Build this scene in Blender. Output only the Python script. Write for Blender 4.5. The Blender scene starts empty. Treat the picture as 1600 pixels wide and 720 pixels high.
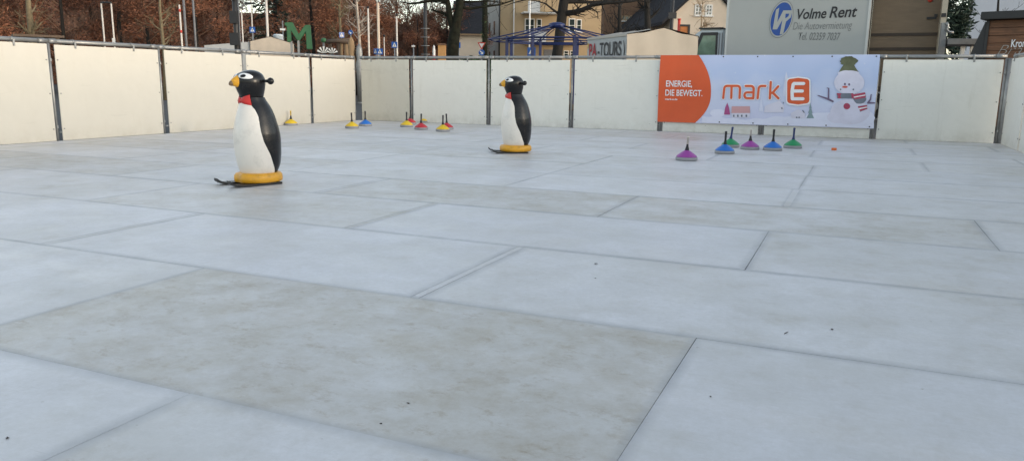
import bpy, bmesh, math, random
from mathutils import Vector, Matrix
random.seed(7)
R = math.radians
scene = bpy.context.scene
col = scene.collection
PI = math.pi

# ------------------------------------------------------------------ camera
FPX, PITCH, ROLL, YAW, CH = 1198.8, 0.1918, 0.0114, 0.41737, 0.9
cp, sp, cr, sr = math.cos(PITCH), math.sin(PITCH), math.cos(ROLL), math.sin(ROLL)
R0, U0, F0 = Vector((1, 0, 0)), Vector((0, sp, cp)), Vector((0, cp, -sp))
CX, CY = R0*cr+U0*sr, -R0*sr+U0*cr
CP = Vector((0, 0, CH))
cam = bpy.data.cameras.new('camera')
cam.sensor_width = 36; cam.lens = 36*FPX/1600; cam.clip_end = 2000; cam.clip_start = .05
co = bpy.data.objects.new('camera', cam); col.objects.link(co)
m = Matrix((CX, CY, -F0)).transposed().to_4x4(); m.translation = CP
co.matrix_world = m
scene.camera = co

def ray(px, py):
    return CX*((px-800)/FPX)+CY*((360-py)/FPX)+F0
def at(px, py, d):                       # point of a photo ray at distance d ahead
    r = ray(px, py); return CP+r*(d/r.y)
def floor_at(px, py, z=0.0):
    r = ray(px, py); return CP+r*((z-CH)/r.z)
cy_, sy_ = math.cos(YAW), math.sin(YAW)
def RK(u, v, z=0.0):                     # rink coordinates to world
    return Vector((u*cy_+v*sy_, -u*sy_+v*cy_, z))
GZ = -0.08                               # level of the square round the rink

# ------------------------------------------------------------------ helpers
def tag(o, label=None, cat=None, group=None, kind=None):
    if label: o['label'] = label
    if cat: o['category'] = cat
    if group: o['group'] = group
    if kind: o['kind'] = kind
    return o

def thing(name, label, cat, loc=(0, 0, 0), rz=0.0, group=None):
    o = bpy.data.objects.new(name, None); o.empty_display_size = .2
    col.objects.link(o); o.location = loc; o.rotation_euler = (0, 0, rz)
    return tag(o, label, cat, group)

def dup(root, loc, rz, label, parent=None):
    def cpy(o, par):
        c = o.copy(); col.objects.link(c); c.parent = par
        for ch in [x for x in bpy.data.objects if x.parent == o]: cpy(ch, c)
        return c
    c = cpy(root, None); c.location = loc; c.rotation_euler = (0, 0, rz); c['label'] = label
    return c

class MB:
    def __init__(s): s.v = []; s.f = []; s.mi = []; s.sm = []
    def add(s, vs, fs, mi=0, smooth=False):
        b = len(s.v); s.v += [tuple(p) for p in vs]
        for f in fs: s.f.append([i+b for i in f]); s.mi.append(mi); s.sm.append(smooth)
        return s
    def box(s, a, b, mi=0, mat=None):
        x0, y0, z0 = a; x1, y1, z1 = b
        vs = [(x0,y0,z0),(x1,y0,z0),(x1,y1,z0),(x0,y1,z0),(x0,y0,z1),(x1,y0,z1),(x1,y1,z1),(x0,y1,z1)]
        if mat: vs = [mat @ Vector(p) for p in vs]
        return s.add(vs, [(0,3,2,1),(4,5,6,7),(0,1,5,4),(1,2,6,5),(2,3,7,6),(3,0,4,7)], mi)
    def tube(s, pts, rad, n=10, mi=0, cap=True):
        pts = [Vector(p) for p in pts]
        rads = rad if isinstance(rad, (list, tuple)) else [rad]*len(pts)
        vs = []; N = len(pts)
        t0 = (pts[1]-pts[0]).normalized()
        ref = Vector((0, 0, 1)) if abs(t0.z) < .9 else Vector((1, 0, 0))
        x = t0.cross(ref).normalized()
        for i, p in enumerate(pts):
            t = (pts[min(i+1, N-1)]-pts[max(i-1, 0)]).normalized()
            x = (x-t*x.dot(t)).normalized(); y = t.cross(x)
            for k in range(n):
                a = 2*PI*k/n; vs.append(p+(x*math.cos(a)+y*math.sin(a))*rads[i])
        fs = [(i*n+k, i*n+(k+1) % n, (i+1)*n+(k+1) % n, (i+1)*n+k) for i in range(N-1) for k in range(n)]
        s.add(vs, fs, mi, True)
        if cap:
            b = len(s.v)-len(vs)
            s.f.append([b+k for k in range(n)][::-1]); s.mi.append(mi); s.sm.append(False)
            s.f.append([b+(N-1)*n+k for k in range(n)]); s.mi.append(mi); s.sm.append(False)
        return s
    def lathe(s, prof, n=24, mi=0, off=(0, 0, 0), shape=None):
        vs = []
        for r, z in prof:
            for k in range(n):
                a = 2*PI*k/n; q = r*(shape(a) if shape else 1)
                vs.append((off[0]+q*math.cos(a), off[1]+q*math.sin(a), off[2]+z))
        N = len(prof)
        fs = [(i*n+k, i*n+(k+1) % n, (i+1)*n+(k+1) % n, (i+1)*n+k) for i in range(N-1) for k in range(n)]
        s.add(vs, fs, mi, True)
        b = len(s.v)-len(vs)
        s.f.append([b+k for k in range(n)][::-1]); s.mi.append(mi); s.sm.append(False)
        s.f.append([b+(N-1)*n+k for k in range(n)]); s.mi.append(mi); s.sm.append(False)
        return s
    def ball(s, c, r, n=14, mi=0, sc=(1, 1, 1)):
        vs = []; M = n//2
        for i in range(M+1):
            th = PI*i/M
            for k in range(n):
                a = 2*PI*k/n
                vs.append((c[0]+r*sc[0]*math.sin(th)*math.cos(a), c[1]+r*sc[1]*math.sin(th)*math.sin(a), c[2]+r*sc[2]*math.cos(th)))
        fs = [(i*n+k, (i+1)*n+k, (i+1)*n+(k+1) % n, i*n+(k+1) % n) for i in range(M) for k in range(n)]
        return s.add(vs, fs, mi, True)
    def prism(s, poly, y0, y1, mi=0):    # polygon in XZ (counter-clockwise seen from -y), thick along y
        n = len(poly)
        vs = [(x, y0, z) for x, z in poly]+[(x, y1, z) for x, z in poly]
        fs = [tuple(range(n)), tuple(range(2*n-1, n-1, -1))]+[(i, i+n, (i+1) % n+n, (i+1) % n) for i in range(n)]
        return s.add(vs, fs, mi)
    def flat(s, poly, y, mi=0):          # flat polygon in XZ, facing -y
        return s.add([(x, y, z) for x, z in poly], [tuple(range(len(poly)))], mi)
    def stroke(s, pts, w, y, mi=0, n=6):  # flat round-ended line in XZ
        for (x0, z0), (x1, z1) in zip(pts[:-1], pts[1:]):
            a = math.atan2(z1-z0, x1-x0); P = []
            for k in range(n+1):
                b = a-PI/2+PI*k/n; P.append((x1+w/2*math.cos(b), z1+w/2*math.sin(b)))
            for k in range(n+1):
                b = a+PI/2+PI*k/n; P.append((x0+w/2*math.cos(b), z0+w/2*math.sin(b)))
            s.flat(P, y, mi); y -= .00015
        return s
    def mesh(s, name, mats, bevel=0):
        me = bpy.data.meshes.new(name); me.from_pydata(s.v, [], s.f); me.update()
        for mm in (mats if isinstance(mats, (list, tuple)) else [mats]): me.materials.append(mm)
        me.polygons.foreach_set('material_index', s.mi); me.polygons.foreach_set('use_smooth', s.sm)
        return me
    def build(s, name, mats, parent=None, bevel=0, label=None):
        o = bpy.data.objects.new(name, s.mesh(name, mats)); col.objects.link(o); o.parent = parent
        if bevel:
            bm = bmesh.new(); bm.from_mesh(o.data)
            ed = [e for e in bm.edges if len(e.link_faces) == 2 and e.calc_face_angle(0) > .7]
            bmesh.ops.bevel(bm, geom=ed, offset=bevel, segments=2, affect='EDGES', clamp_overlap=True)
            bm.to_mesh(o.data); bm.free()
        if label: o['label'] = label
        return o

MATS = {}
def pm(name, c, rough=.6, var=.12, scale=6.0, metal=0.0, bump=0.0, dirt=None, dscale=3.0, damt=.5, spec=.5, stretch=(1, 1, 1), fine=0.0, coat=0.0, island=0.0):
    """procedural material: base colour broken up by two noises, optional dirt colour, bump"""
    if name in MATS: return MATS[name]
    mt = bpy.data.materials.new(name); mt.use_nodes = True; nt = mt.node_tree; N = nt.nodes; L = nt.links
    b = N['Principled BSDF']
    tc = N.new('ShaderNodeTexCoord'); mp = N.new('ShaderNodeMapping'); mp.inputs['Scale'].default_value = stretch
    L.new(tc.outputs['Object'], mp.inputs[0])
    n1 = N.new('ShaderNodeTexNoise'); n1.inputs['Scale'].default_value = scale; n1.inputs['Detail'].default_value = 6; n1.inputs['Roughness'].default_value = .6
    L.new(mp.outputs[0], n1.inputs['Vector'])
    mx = N.new('ShaderNodeMix'); mx.data_type = 'RGBA'
    mx.inputs[6].default_value = tuple(max(0, x*(1-var)) for x in c)+(1,)
    mx.inputs[7].default_value = tuple(min(1, x*(1+var)) for x in c)+(1,)
    rmp = N.new('ShaderNodeMapRange'); rmp.inputs[1].default_value = .3; rmp.inputs[2].default_value = .7
    L.new(n1.outputs[0], rmp.inputs[0])
    src = rmp.outputs[0]
    if island:
        g = N.new('ShaderNodeNewGeometry'); L.new(g.outputs['Random Per Island'], mx.inputs[0])
    else: L.new(src, mx.inputs[0])
    out = mx.outputs[2]
    if dirt:
        n2 = N.new('ShaderNodeTexNoise'); n2.inputs['Scale'].default_value = dscale; n2.inputs['Detail'].default_value = 9; n2.inputs['Roughness'].default_value = .7
        L.new(tc.outputs['Object'], n2.inputs['Vector'])
        r2 = N.new('ShaderNodeMapRange'); r2.inputs[1].default_value = .5; r2.inputs[2].default_value = .75; r2.inputs[4].default_value = damt
        L.new(n2.outputs[0], r2.inputs[0])
        m2 = N.new('ShaderNodeMix'); m2.data_type = 'RGBA'; m2.inputs[7].default_value = tuple(dirt)+(1,)
        L.new(r2.outputs[0], m2.inputs[0]); L.new(out, m2.inputs[6]); out = m2.outputs[2]
    L.new(out, b.inputs['Base Color'])
    b.inputs['Roughness'].default_value = rough; b.inputs['Metallic'].default_value = metal
    b.inputs['Specular IOR Level'].default_value = spec
    if coat: b.inputs['Coat Weight'].default_value = coat; b.inputs['Coat Roughness'].default_value = .15
    if bump:
        bp = N.new('ShaderNodeBump'); bp.inputs['Strength'].default_value = bump; bp.inputs['Distance'].default_value = .02
        L.new(n1.outputs[0], bp.inputs['Height']); L.new(bp.outputs[0], b.inputs['Normal'])
    MATS[name] = mt
    return mt

# ------------------------------------------------------------------ materials
def board(name, c, grime, damt, scuff):
    mt = pm(name, c, .5, .03, 2.5, dirt=grime, dscale=2.4, damt=damt, bump=.04, spec=.35)
    nt = mt.node_tree; N = nt.nodes; L = nt.links; b = N['Principled BSDF']; src = b.inputs['Base Color'].links[0].from_socket
    tc = N.new('ShaderNodeTexCoord'); oi = N.new('ShaderNodeObjectInfo')
    ad = N.new('ShaderNodeVectorMath'); ad.operation = 'ADD'; L.new(tc.outputs['Object'], ad.inputs[0])
    mu = N.new('ShaderNodeMath'); mu.operation = 'MULTIPLY'; mu.inputs[1].default_value = 40; L.new(oi.outputs['Random'], mu.inputs[0]); L.new(mu.outputs[0], ad.inputs[1])
    def lay(src, st, scale, lo, hi, amt, colr, zlo=None, zhi=None):
        mp = N.new('ShaderNodeMapping'); mp.inputs['Scale'].default_value = st; L.new(ad.outputs[0], mp.inputs[0])
        n = N.new('ShaderNodeTexNoise'); n.inputs['Scale'].default_value = scale; n.inputs['Detail'].default_value = 7; n.inputs['Roughness'].default_value = .7; L.new(mp.outputs[0], n.inputs['Vector'])
        r = N.new('ShaderNodeMapRange'); r.inputs[1].default_value = lo; r.inputs[2].default_value = hi; r.inputs[4].default_value = amt; L.new(n.outputs[0], r.inputs[0]); f = r.outputs[0]
        if zhi:
            sx = N.new('ShaderNodeSeparateXYZ'); L.new(tc.outputs['Object'], sx.inputs[0])
            r2 = N.new('ShaderNodeMapRange'); r2.inputs[1].default_value = zlo; r2.inputs[2].default_value = zhi; r2.inputs[3].default_value = 1; r2.inputs[4].default_value = 0; L.new(sx.outputs['Z'], r2.inputs[0])
            m = N.new('ShaderNodeMath'); m.operation = 'MULTIPLY'; L.new(f, m.inputs[0]); L.new(r2.outputs[0], m.inputs[1]); f = m.outputs[0]
        x = N.new('ShaderNodeMix'); x.data_type = 'RGBA'; L.new(f, x.inputs[0]); L.new(src, x.inputs[6]); x.inputs[7].default_value = colr+(1,); return x.outputs[2]
    src = lay(src, (1, 1, 9), 1.6, .62, .72, .35*scuff, (.33, .32, .28))
    src = lay(src, (6, 1, .5), 1.5, .58, .75, .30*scuff, (.45, .41, .33))
    src = lay(src, (1, 1, 1), 5, .35, .65, .55*scuff, (.36, .33, .26), .0, .22)
    L.new(src, b.inputs['Base Color']); return mt
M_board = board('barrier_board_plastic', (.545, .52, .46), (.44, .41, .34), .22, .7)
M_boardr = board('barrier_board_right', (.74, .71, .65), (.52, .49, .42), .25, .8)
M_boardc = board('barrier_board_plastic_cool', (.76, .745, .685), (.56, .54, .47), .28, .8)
M_boardd = board('barrier_board_worn', (.58, .555, .48), (.38, .36, .30), .45, 1.3)
M_galv = pm('galvanised_steel', (.29, .29, .285), .45, .15, 9, metal=.55, dirt=(.20, .20, .20), dscale=8, damt=.5)
M_black = pm('black_glossy_plastic', (.007, .007, .008), .27, .2, 8, spec=.35, dirt=(.05, .045, .04), dscale=9, damt=.35, coat=.05)
M_white = pm('white_glossy_plastic', (.80, .745, .67), .35, .02, 5, dirt=(.40, .37, .33), dscale=7, damt=.40)
M_eye = pm('eye_white', (.80, .80, .79), .3, .01)
M_red = pm('bow_red', (.55, .025, .02), .4, .08, 7)
M_ylw = pm('foot_yellow', (.74, .36, .02), .4, .1, 7, dirt=(.22, .11, .03), dscale=9, damt=.5)
M_tip = pm('beak_tip_grey', (.17, .11, .06), .5, .15, 12)
M_ski = pm('ski_black', (.015, .015, .016), .45, .2, 10)
M_plate = pm('stone_plate_grey', (.30, .30, .31), .6, .06, 14)
SC = {'yellow': (.75, .50, .02), 'red': (.50, .03, .04), 'blue': (.02, .16, .55), 'green': (.02, .27, .10), 'purple': (.33, .06, .32)}
M_st = {k: pm('stone_'+k, c, .38, .06, 9) for k, c in SC.items()}
M_rub = pm('handle_rubber', (.014, .014, .018), .6, .2, 12)
M_navy = pm('handle_navy', (.02, .035, .12), .55, .2, 12)
M_hw = pm('handle_white', (.62, .58, .50), .5, .08, 12)
M_ora = pm('orange_plastic', (.75, .16, .03), .5, .1, 12)
M_asph = pm('asphalt', (.055, .055, .055), .9, .2, 30, bump=.2, dirt=(.09, .085, .075), dscale=.6, damt=.6)
M_tarp_cream_lit = pm('cream_lit_tarpaulin', (.38, .335, .275), .6, .05, 2, bump=.15)  # warm light on the trailer front is put into this cream tone
M_tarp_grey_shade = pm('grey_shade_tarpaulin', (.42, .43, .43), .6, .06, 2, bump=.15)  # shade on the trailer's lettered side is put into this grey tone
M_truck = pm('truck_white_paint', (.39, .41, .405), .35, .03, 2, dirt=(.42, .42, .39), dscale=1.5, damt=.3)
M_cab = pm('cab_pale_blue_paint', (.50, .56, .60), .35, .04, 3)
M_glass = pm('window_glass', (.03, .045, .045), .08, .2, 2, spec=.7)
M_glassg = pm('cab_window_glass', (.12, .20, .15), .1, .3, 3, spec=.7)
M_dark = pm('dark_trim', (.02, .02, .022), .5, .2, 8)
M_rubber = pm('tyre_rubber', (.02, .02, .02), .85, .2, 20)
M_ply = pm('plywood_brown', (.19, .14, .092), .6, .12, 2, stretch=(1, 6, 6))
M_rail = pm('lashing_rail_dark', (.05, .035, .025), .6, .15, 8)
M_beige = pm('beige_render', (.40, .30, .18), .85, .07, 1.5, dirt=(.36, .27, .18), dscale=.5, damt=.5, bump=.1)
M_beige_shade = pm('beige_render_shade', (.40, .38, .34), .85, .07, 1.5, dirt=(.28, .27, .25), dscale=.6, damt=.4)  # shade on the beige block's left side, put into the colour as grey
M_cream = pm('cream_render', (.66, .55, .43), .85, .06, 1.5, dirt=(.5, .42, .33), dscale=.7, damt=.4)
M_wht = pm('white_paint', (.74, .73, .70), .5, .05, 6)
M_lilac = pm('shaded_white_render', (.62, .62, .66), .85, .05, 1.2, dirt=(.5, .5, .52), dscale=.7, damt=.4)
M_slate = pm('slate_roof', (.030, .030, .034), .9, .3, 4, spec=.2, stretch=(1, 1, 5), bump=.2)
M_brick = pm('brown_roof_tile', (.15, .085, .05), .8, .25, 5, bump=.2)
M_bluem = pm('carousel_blue_steel', (.012, .024, .11), .4, .15, 6)
M_signb = pm('sign_blue', (.01, .09, .36), .4, .06, 6)
M_signr = pm('sign_red', (.55, .05, .03), .45, .08, 6)
M_grn = pm('letter_green', (.036, .135, .055), .6, .2, 5, bump=.1, dirt=(.03, .10, .05), dscale=5, damt=.6)
M_wood = pm('weathered_timber', (.10, .07, .05), .85, .3, 6, stretch=(6, 6, 1), bump=.3)
M_tim = pm('pale_timber', (.30, .20, .11), .8, .25, 6, stretch=(6, 6, 1), bump=.3)
M_plank = pm('stall_planks', (.17, .075, .035), .6, .45, 3.0, stretch=(.6, 1, 9), bump=.25, dirt=(.05, .025, .015), dscale=2.5, damt=.6)
M_bark = pm('dark_bark', (.014, .012, .010), .9, .4, 8, stretch=(2, 2, .5), bump=.6)
M_ivy = pm('ivy_bark', (.012, .013, .008), .9, .6, 9, bump=.7, spec=.2, dirt=(.035, .022, .012), dscale=3, damt=.8)
M_pbark = pm('pale_bark', (.17, .135, .08), .9, .3, 8, bump=.4)
M_birch = pm('birch_bark', (.42, .36, .30), .85, .35, 9, stretch=(1, 1, 3))
M_leafb = pm('beech_leaves_brown', (.245, .102, .055), .8, .75, 3, island=1)
M_twig = pm('brown_twigs', (.15, .085, .055), .9, .3, 5)
M_leafd = pm('wood_leaves_dark', (.165, .068, .038), .85, .65, 3, island=1)
M_needle = pm('conifer_needles', (.025, .045, .03), .8, .5, 3, island=1)
M_hedge = pm('hedge_leaves', (.03, .06, .018), .7, .6, 3, island=1)
M_polew = pm('white_pole_paint', (.66, .60, .53), .5, .1, 5)
M_poleg = pm('grey_pole_paint', (.16, .16, .17), .5, .15, 5)
M_tan = pm('tan_render', (.50, .27, .10), .7, .1, 4)
M_stripe_w = pm('stripe_white', (.78, .77, .74), .5, .04); M_stripe_b = pm('stripe_black', (.015, .015, .015), .5, .1)

# banner inks
def ink(n, c, v=.03): return pm('ink_'+n, c, .45, v, 3, spec=.3)
I_or = pm('ink_orange', (.66, .095, .022), .45, .06, 2.5, dirt=(.60, .12, .04), dscale=1.2, damt=.5)
I_wh = ink('white', (.80, .80, .82)); I_pk = ink('pink_roof', (.58, .33, .34), .08); I_mg = ink('magenta', (.42, .09, .24), .15)
I_gn = ink('hat_green', (.13, .145, .085), .5); I_gy = ink('scarf_grey', (.16, .18, .22), .3); I_rd = ink('button_red', (.40, .06, .11), .2)
I_br = ink('twig_arm', (.15, .11, .18), .3); I_sn = ink('snow', (.70, .71, .84), .05); I_snow2 = ink('plush_white', (.66, .645, .765), .10)
I_fir = ink('fir', (.22, .30, .32), .3); I_hw = ink('house_white', (.66, .64, .74), .04); I_pale = ink('pale_fir', (.66, .68, .82), .04)

def sky_print():
    mt = bpy.data.materials.new('banner_print_sky'); mt.use_nodes = True; nt = mt.node_tree; N = nt.nodes; L = nt.links
    b = N['Principled BSDF']; tc = N.new('ShaderNodeTexCoord'); sx = N.new('ShaderNodeSeparateXYZ'); L.new(tc.outputs['Object'], sx.inputs[0])
    rp = N.new('ShaderNodeValToRGB'); e = rp.color_ramp.elements
    e[0].position = .0; e[0].color = (.60, .61, .79, 1); e[1].position = 1; e[1].color = (.49, .56, .78, 1)
    k = e.new(.35); k.color = (.60, .64, .80, 1); k = e.new(.7); k.color = (.46, .55, .78, 1)
    no = N.new('ShaderNodeTexNoise'); no.inputs['Scale'].default_value = 2.2; no.inputs['Detail'].default_value = 5; L.new(tc.outputs['Object'], no.inputs['Vector'])
    ma = N.new('ShaderNodeMath'); ma.operation = 'MULTIPLY_ADD'; ma.inputs[1].default_value = .6; L.new(no.outputs[0], ma.inputs[0]); 
    mb = N.new('ShaderNodeMath'); mb.operation = 'MULTIPLY_ADD'; mb.inputs[1].default_value = .75; mb.inputs[2].default_value = -.3; L.new(sx.outputs['Z'], mb.inputs[0]); L.new(mb.outputs[0], ma.inputs[2])
    L.new(ma.outputs[0], rp.inputs[0])
    vo = N.new('ShaderNodeTexVoronoi'); vo.inputs['Scale'].default_value = 5; L.new(tc.outputs['Object'], vo.inputs['Vector'])
    mr = N.new('ShaderNodeMapRange'); mr.inputs[1].default_value = .03; mr.inputs[2].default_value = .10; mr.inputs[3].default_value = .5; mr.inputs[4].default_value = 0; L.new(vo.outputs['Distance'], mr.inputs[0])
    mx = N.new('ShaderNodeMix'); mx.data_type = 'RGBA'; mx.inputs[7].default_value = (.78, .79, .86, 1); L.new(mr.outputs[0], mx.inputs[0]); L.new(rp.outputs[0], mx.inputs[6])
    L.new(mx.outputs[2], b.inputs['Base Color']); b.inputs['Roughness'].default_value = .45; b.inputs['Specular IOR Level'].default_value = .3
    return mt
I_sky = sky_print()

# ------------------------------------------------------------------ ground and rink floor
g = MB().add([(-600, -600, GZ), (600, -600, GZ), (600, 900, GZ), (-600, 900, GZ)], [(0, 1, 2, 3)])
tag(g.build('ground', M_asph), 'dark asphalt square round the rink', 'ground', kind='structure')

def floor_material():
    mt = bpy.data.materials.new('rink_plastic_panels'); mt.use_nodes = True; nt = mt.node_tree; N = nt.nodes; L = nt.links
    b = N['Principled BSDF']; tc = N.new('ShaderNodeTexCoord')
    at_ = N.new('ShaderNodeAttribute'); at_.attribute_name = 'pan'
    sp_ = N.new('ShaderNodeSeparateColor'); L.new(at_.outputs['Color'], sp_.inputs[0])
    EDGE, DIRT0, RND = sp_.outputs[0], sp_.outputs[1], sp_.outputs[2]
    def noise(scale, det, rough, st=None, rot=0, dist=0):
        v = tc.outputs['Object']
        if st:
            mp = N.new('ShaderNodeMapping'); mp.inputs['Scale'].default_value = st; mp.inputs['Rotation'].default_value = (0, 0, rot)
            L.new(v, mp.inputs[0]); v = mp.outputs[0]
        n = N.new('ShaderNodeTexNoise'); n.inputs['Scale'].default_value = scale; n.inputs['Detail'].default_value = det; n.inputs['Roughness'].default_value = rough; n.inputs['Distortion'].default_value = dist
        L.new(v, n.inputs['Vector']); return n.outputs[0]
    def rng(s, a, b_, c, d):
        r = N.new('ShaderNodeMapRange'); r.inputs[1].default_value = a; r.inputs[2].default_value = b_; r.inputs[3].default_value = c; r.inputs[4].default_value = d; L.new(s, r.inputs[0]); return r.outputs[0]
    def mul(a, c, op='MULTIPLY'):
        x = N.new('ShaderNodeMath'); x.operation = op
        for i, q in enumerate((a, c)):
            if isinstance(q, (int, float)): x.inputs[i].default_value = q
            else: L.new(q, x.inputs[i])
        x.use_clamp = True
        return x.outputs[0]
    def mix(f, a, c):
        x = N.new('ShaderNodeMix'); x.data_type = 'RGBA'
        L.new(f, x.inputs[0])
        for i, q in ((6, a), (7, c)):
            if isinstance(q, tuple): x.inputs[i].default_value = q+(1,)
            else: L.new(q, x.inputs[i])
        return x.outputs[2]
    DIRT = rng(DIRT0, 0, 1, .20, 1)
    def cover(n, gain, thr, soft):      # dirt lowers the threshold, so dirty panels are covered further
        a = N.new('ShaderNodeMath'); a.operation = 'MULTIPLY_ADD'; L.new(DIRT, a.inputs[0]); a.inputs[1].default_value = gain; L.new(n, a.inputs[2])
        return rng(a.outputs[0], thr, thr+soft, 0, 1)
    base = mix(RND, (.70, .70, .735), (.765, .76, .785))
    big = noise(1.5, 10, .64)
    film = cover(big, .34, .50, .38)
    base = mix(mul(film, .85), base, (.545, .53, .49))
    blo = mul(cover(noise(4.4, 14, .78), .18, .58, .20), film)
    base = mix(mul(blo, .9), base, (.42, .375, .30))
    brn = mul(cover(noise(8, 12, .8, (1, 1.5, 1), .4), .14, .66, .11), film)
    base = mix(mul(brn, .85), base, (.34, .275, .19))
    gr = rng(noise(42, 6, .8), .35, .65, 0, 1)
    base = mix(mul(gr, .34), base, (.49, .475, .445))
    gr2 = rng(noise(11, 8, .75), .40, .68, 0, 1)
    base = mix(mul(gr2, .38), base, (.53, .525, .51))
    sc = rng(noise(7, 6, .8, (.8, 16, 1), .9), .60, .70, 0, 1)
    base = mix(mul(sc, .45), base, (.40, .40, .40))
    sc3 = rng(noise(9, 5, .8, (.5, 22, 1), 2.2), .60, .70, 0, 1)
    base = mix(mul(sc3, .40), base, (.38, .37, .35))
    sc2 = rng(noise(4, 4, .8, (16, .6, 1), .25), .68, .76, 0, 1)
    base = mix(mul(sc2, .45), base, (.80, .81, .83))
    pt = rng(noise(26, 3, .5), .73, .78, 0, 1)
    base = mix(mul(pt, .5), base, (.25, .22, .17))
    en = mul(EDGE, rng(noise(3.5, 6, .7), .25, .7, .25, 1))
    base = mix(mul(en, .80), base, (.34, .35, .365))
    L.new(base, b.inputs['Base Color'])
    L.new(rng(noise(4, 6, .6), .3, .7, .36, .56), b.inputs['Roughness'])
    b.inputs['Specular IOR Level'].default_value = .45
    bp = N.new('ShaderNodeBump'); bp.inputs['Strength'].default_value = .16; bp.inputs['Distance'].default_value = .01
    L.new(noise(1.3, 5, .55), bp.inputs['Height']); L.new(bp.outputs[0], b.inputs['Normal'])
    return mt
M_floor = floor_material()
M_gapf = pm('seam_grey', (.46, .47, .49), .8, .25, 20)

rows = [-2.97, -1.85, -.73, .40, 1.54, 2.69, 3.83, 4.95, 6.03, 7.12, 8.2, 9.3, 10.4, 11.5, 12.6, 13.7, 14.56]
offs = [-.45, -1.65, -.45, -1.70, -.46, -1.62, -.44, -1.56, -.41, -.41, -.40, -1.6, -.5, -1.6, -.5, -1.6]
ULEFT, URIGHT, VB = -10.278, 2.15, 14.545
STEP = 2.355
dirt_over = {(4, -1): .95, (6, -2): .62, (7, -1): .85, (7, 0): .75, (5, 0): .38, (6, 0): .45, (3, 0): .42, (3, -1): .12, (4, 0): .3, (5, -1): .16, (5, -2): .2,
             (7, -3): .75, (7, -4): .8, (6, -1): .12, (4, -2): .3, (8, -2): .35, (8, -1): .2, (9, 0): .3, (11, 1): .5, (3, -2): .15, (7, 1): .4, (10, 0): .3}
fm = MB(); fm.add([(ULEFT-.02, -3.2, -.006), (URIGHT+.02, -3.2, -.006), (URIGHT+.02, VB+.02, -.006), (ULEFT-.02, VB+.02, -.006)], [(0, 1, 2, 3)], 1)
attr = [(0, 0, 0)]*4
rr = random.Random(11)
def panel(u0, u1, v0, v1, dirt, rnd, w=.026):
    z = rr.uniform(-.0006, .0006); g = .0007+rr.random()*.0009; i = w+rr.random()*.03
    # slight skew so that the seams are not ruler straight
    j = lambda s=.0022: rr.uniform(-s, s)
    o = [(u0+g+j(), v0+g+j()), (u1-g+j(), v0+g+j()), (u1-g+j(), v1-g+j()), (u0+g+j(), v1-g+j())]
    n = [(o[0][0]+i, o[0][1]+i), (o[1][0]-i, o[1][1]+i), (o[2][0]-i, o[2][1]-i), (o[3][0]+i, o[3][1]-i)]
    vs = [(a, b_, z) for a, b_ in o]+[(a, b_, z+.0004) for a, b_ in n]+[(a, b_, -.007) for a, b_ in o]
    fm.add(vs, [(4, 5, 6, 7), (0, 1, 5, 4), (1, 2, 6, 5), (2, 3, 7, 6), (3, 0, 4, 7), (8, 9, 1, 0), (9, 10, 2, 1), (10, 11, 3, 2), (11, 8, 0, 3)], 0)
    attr.extend([(1, dirt, rnd)]*4+[(0, dirt, rnd)]*4+[(1, dirt, rnd)]*4)
for k in range(len(rows)-1):
    v0, v1 = rows[k], rows[k+1]
    n0 = math.floor((ULEFT-offs[k])/STEP)
    js = [offs[k]+STEP*n for n in range(n0, n0+8)]
    edges = []
    for n, a in zip(range(n0, n0+8), js):
        # panel index n starts at joint a ; index -1 ends at the joint nearest the photo's middle
        b_ = a+STEP
        A, B = max(a, ULEFT), min(b_, URIGHT)
        if B-A < .05: continue
        dd = dirt_over.get((k, n), rr.choice([.25, .3, .35, .4, .5, .6, .7]))
        rnd = rr.random()
        strip = (k >= 5 and ((k, n) in ((5, -1), (6, 0), (7, -2), (6, -2), (8, -1), (5, -2))) and b_ < URIGHT-.2)
        if strip:
            panel(A, B-.04, v0, v1, dd, rnd); panel(B-.04, B, v0, v1, min(1, dd+.25), rnd*.5, .018)
        else: panel(A, B, v0, v1, dd, rnd)
fo = fm.build('rink_floor', [M_floor, M_gapf])
ca = fo.data.color_attributes.new('pan', 'FLOAT_COLOR', 'POINT')
for i, c in enumerate(attr): ca.data[i].color = (c[0], c[1], c[2], 1)
fo.rotation_euler = (0, 0, -YAW)
tag(fo, 'white plastic rink floor of staggered panels', 'floor', kind='structure')

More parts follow.
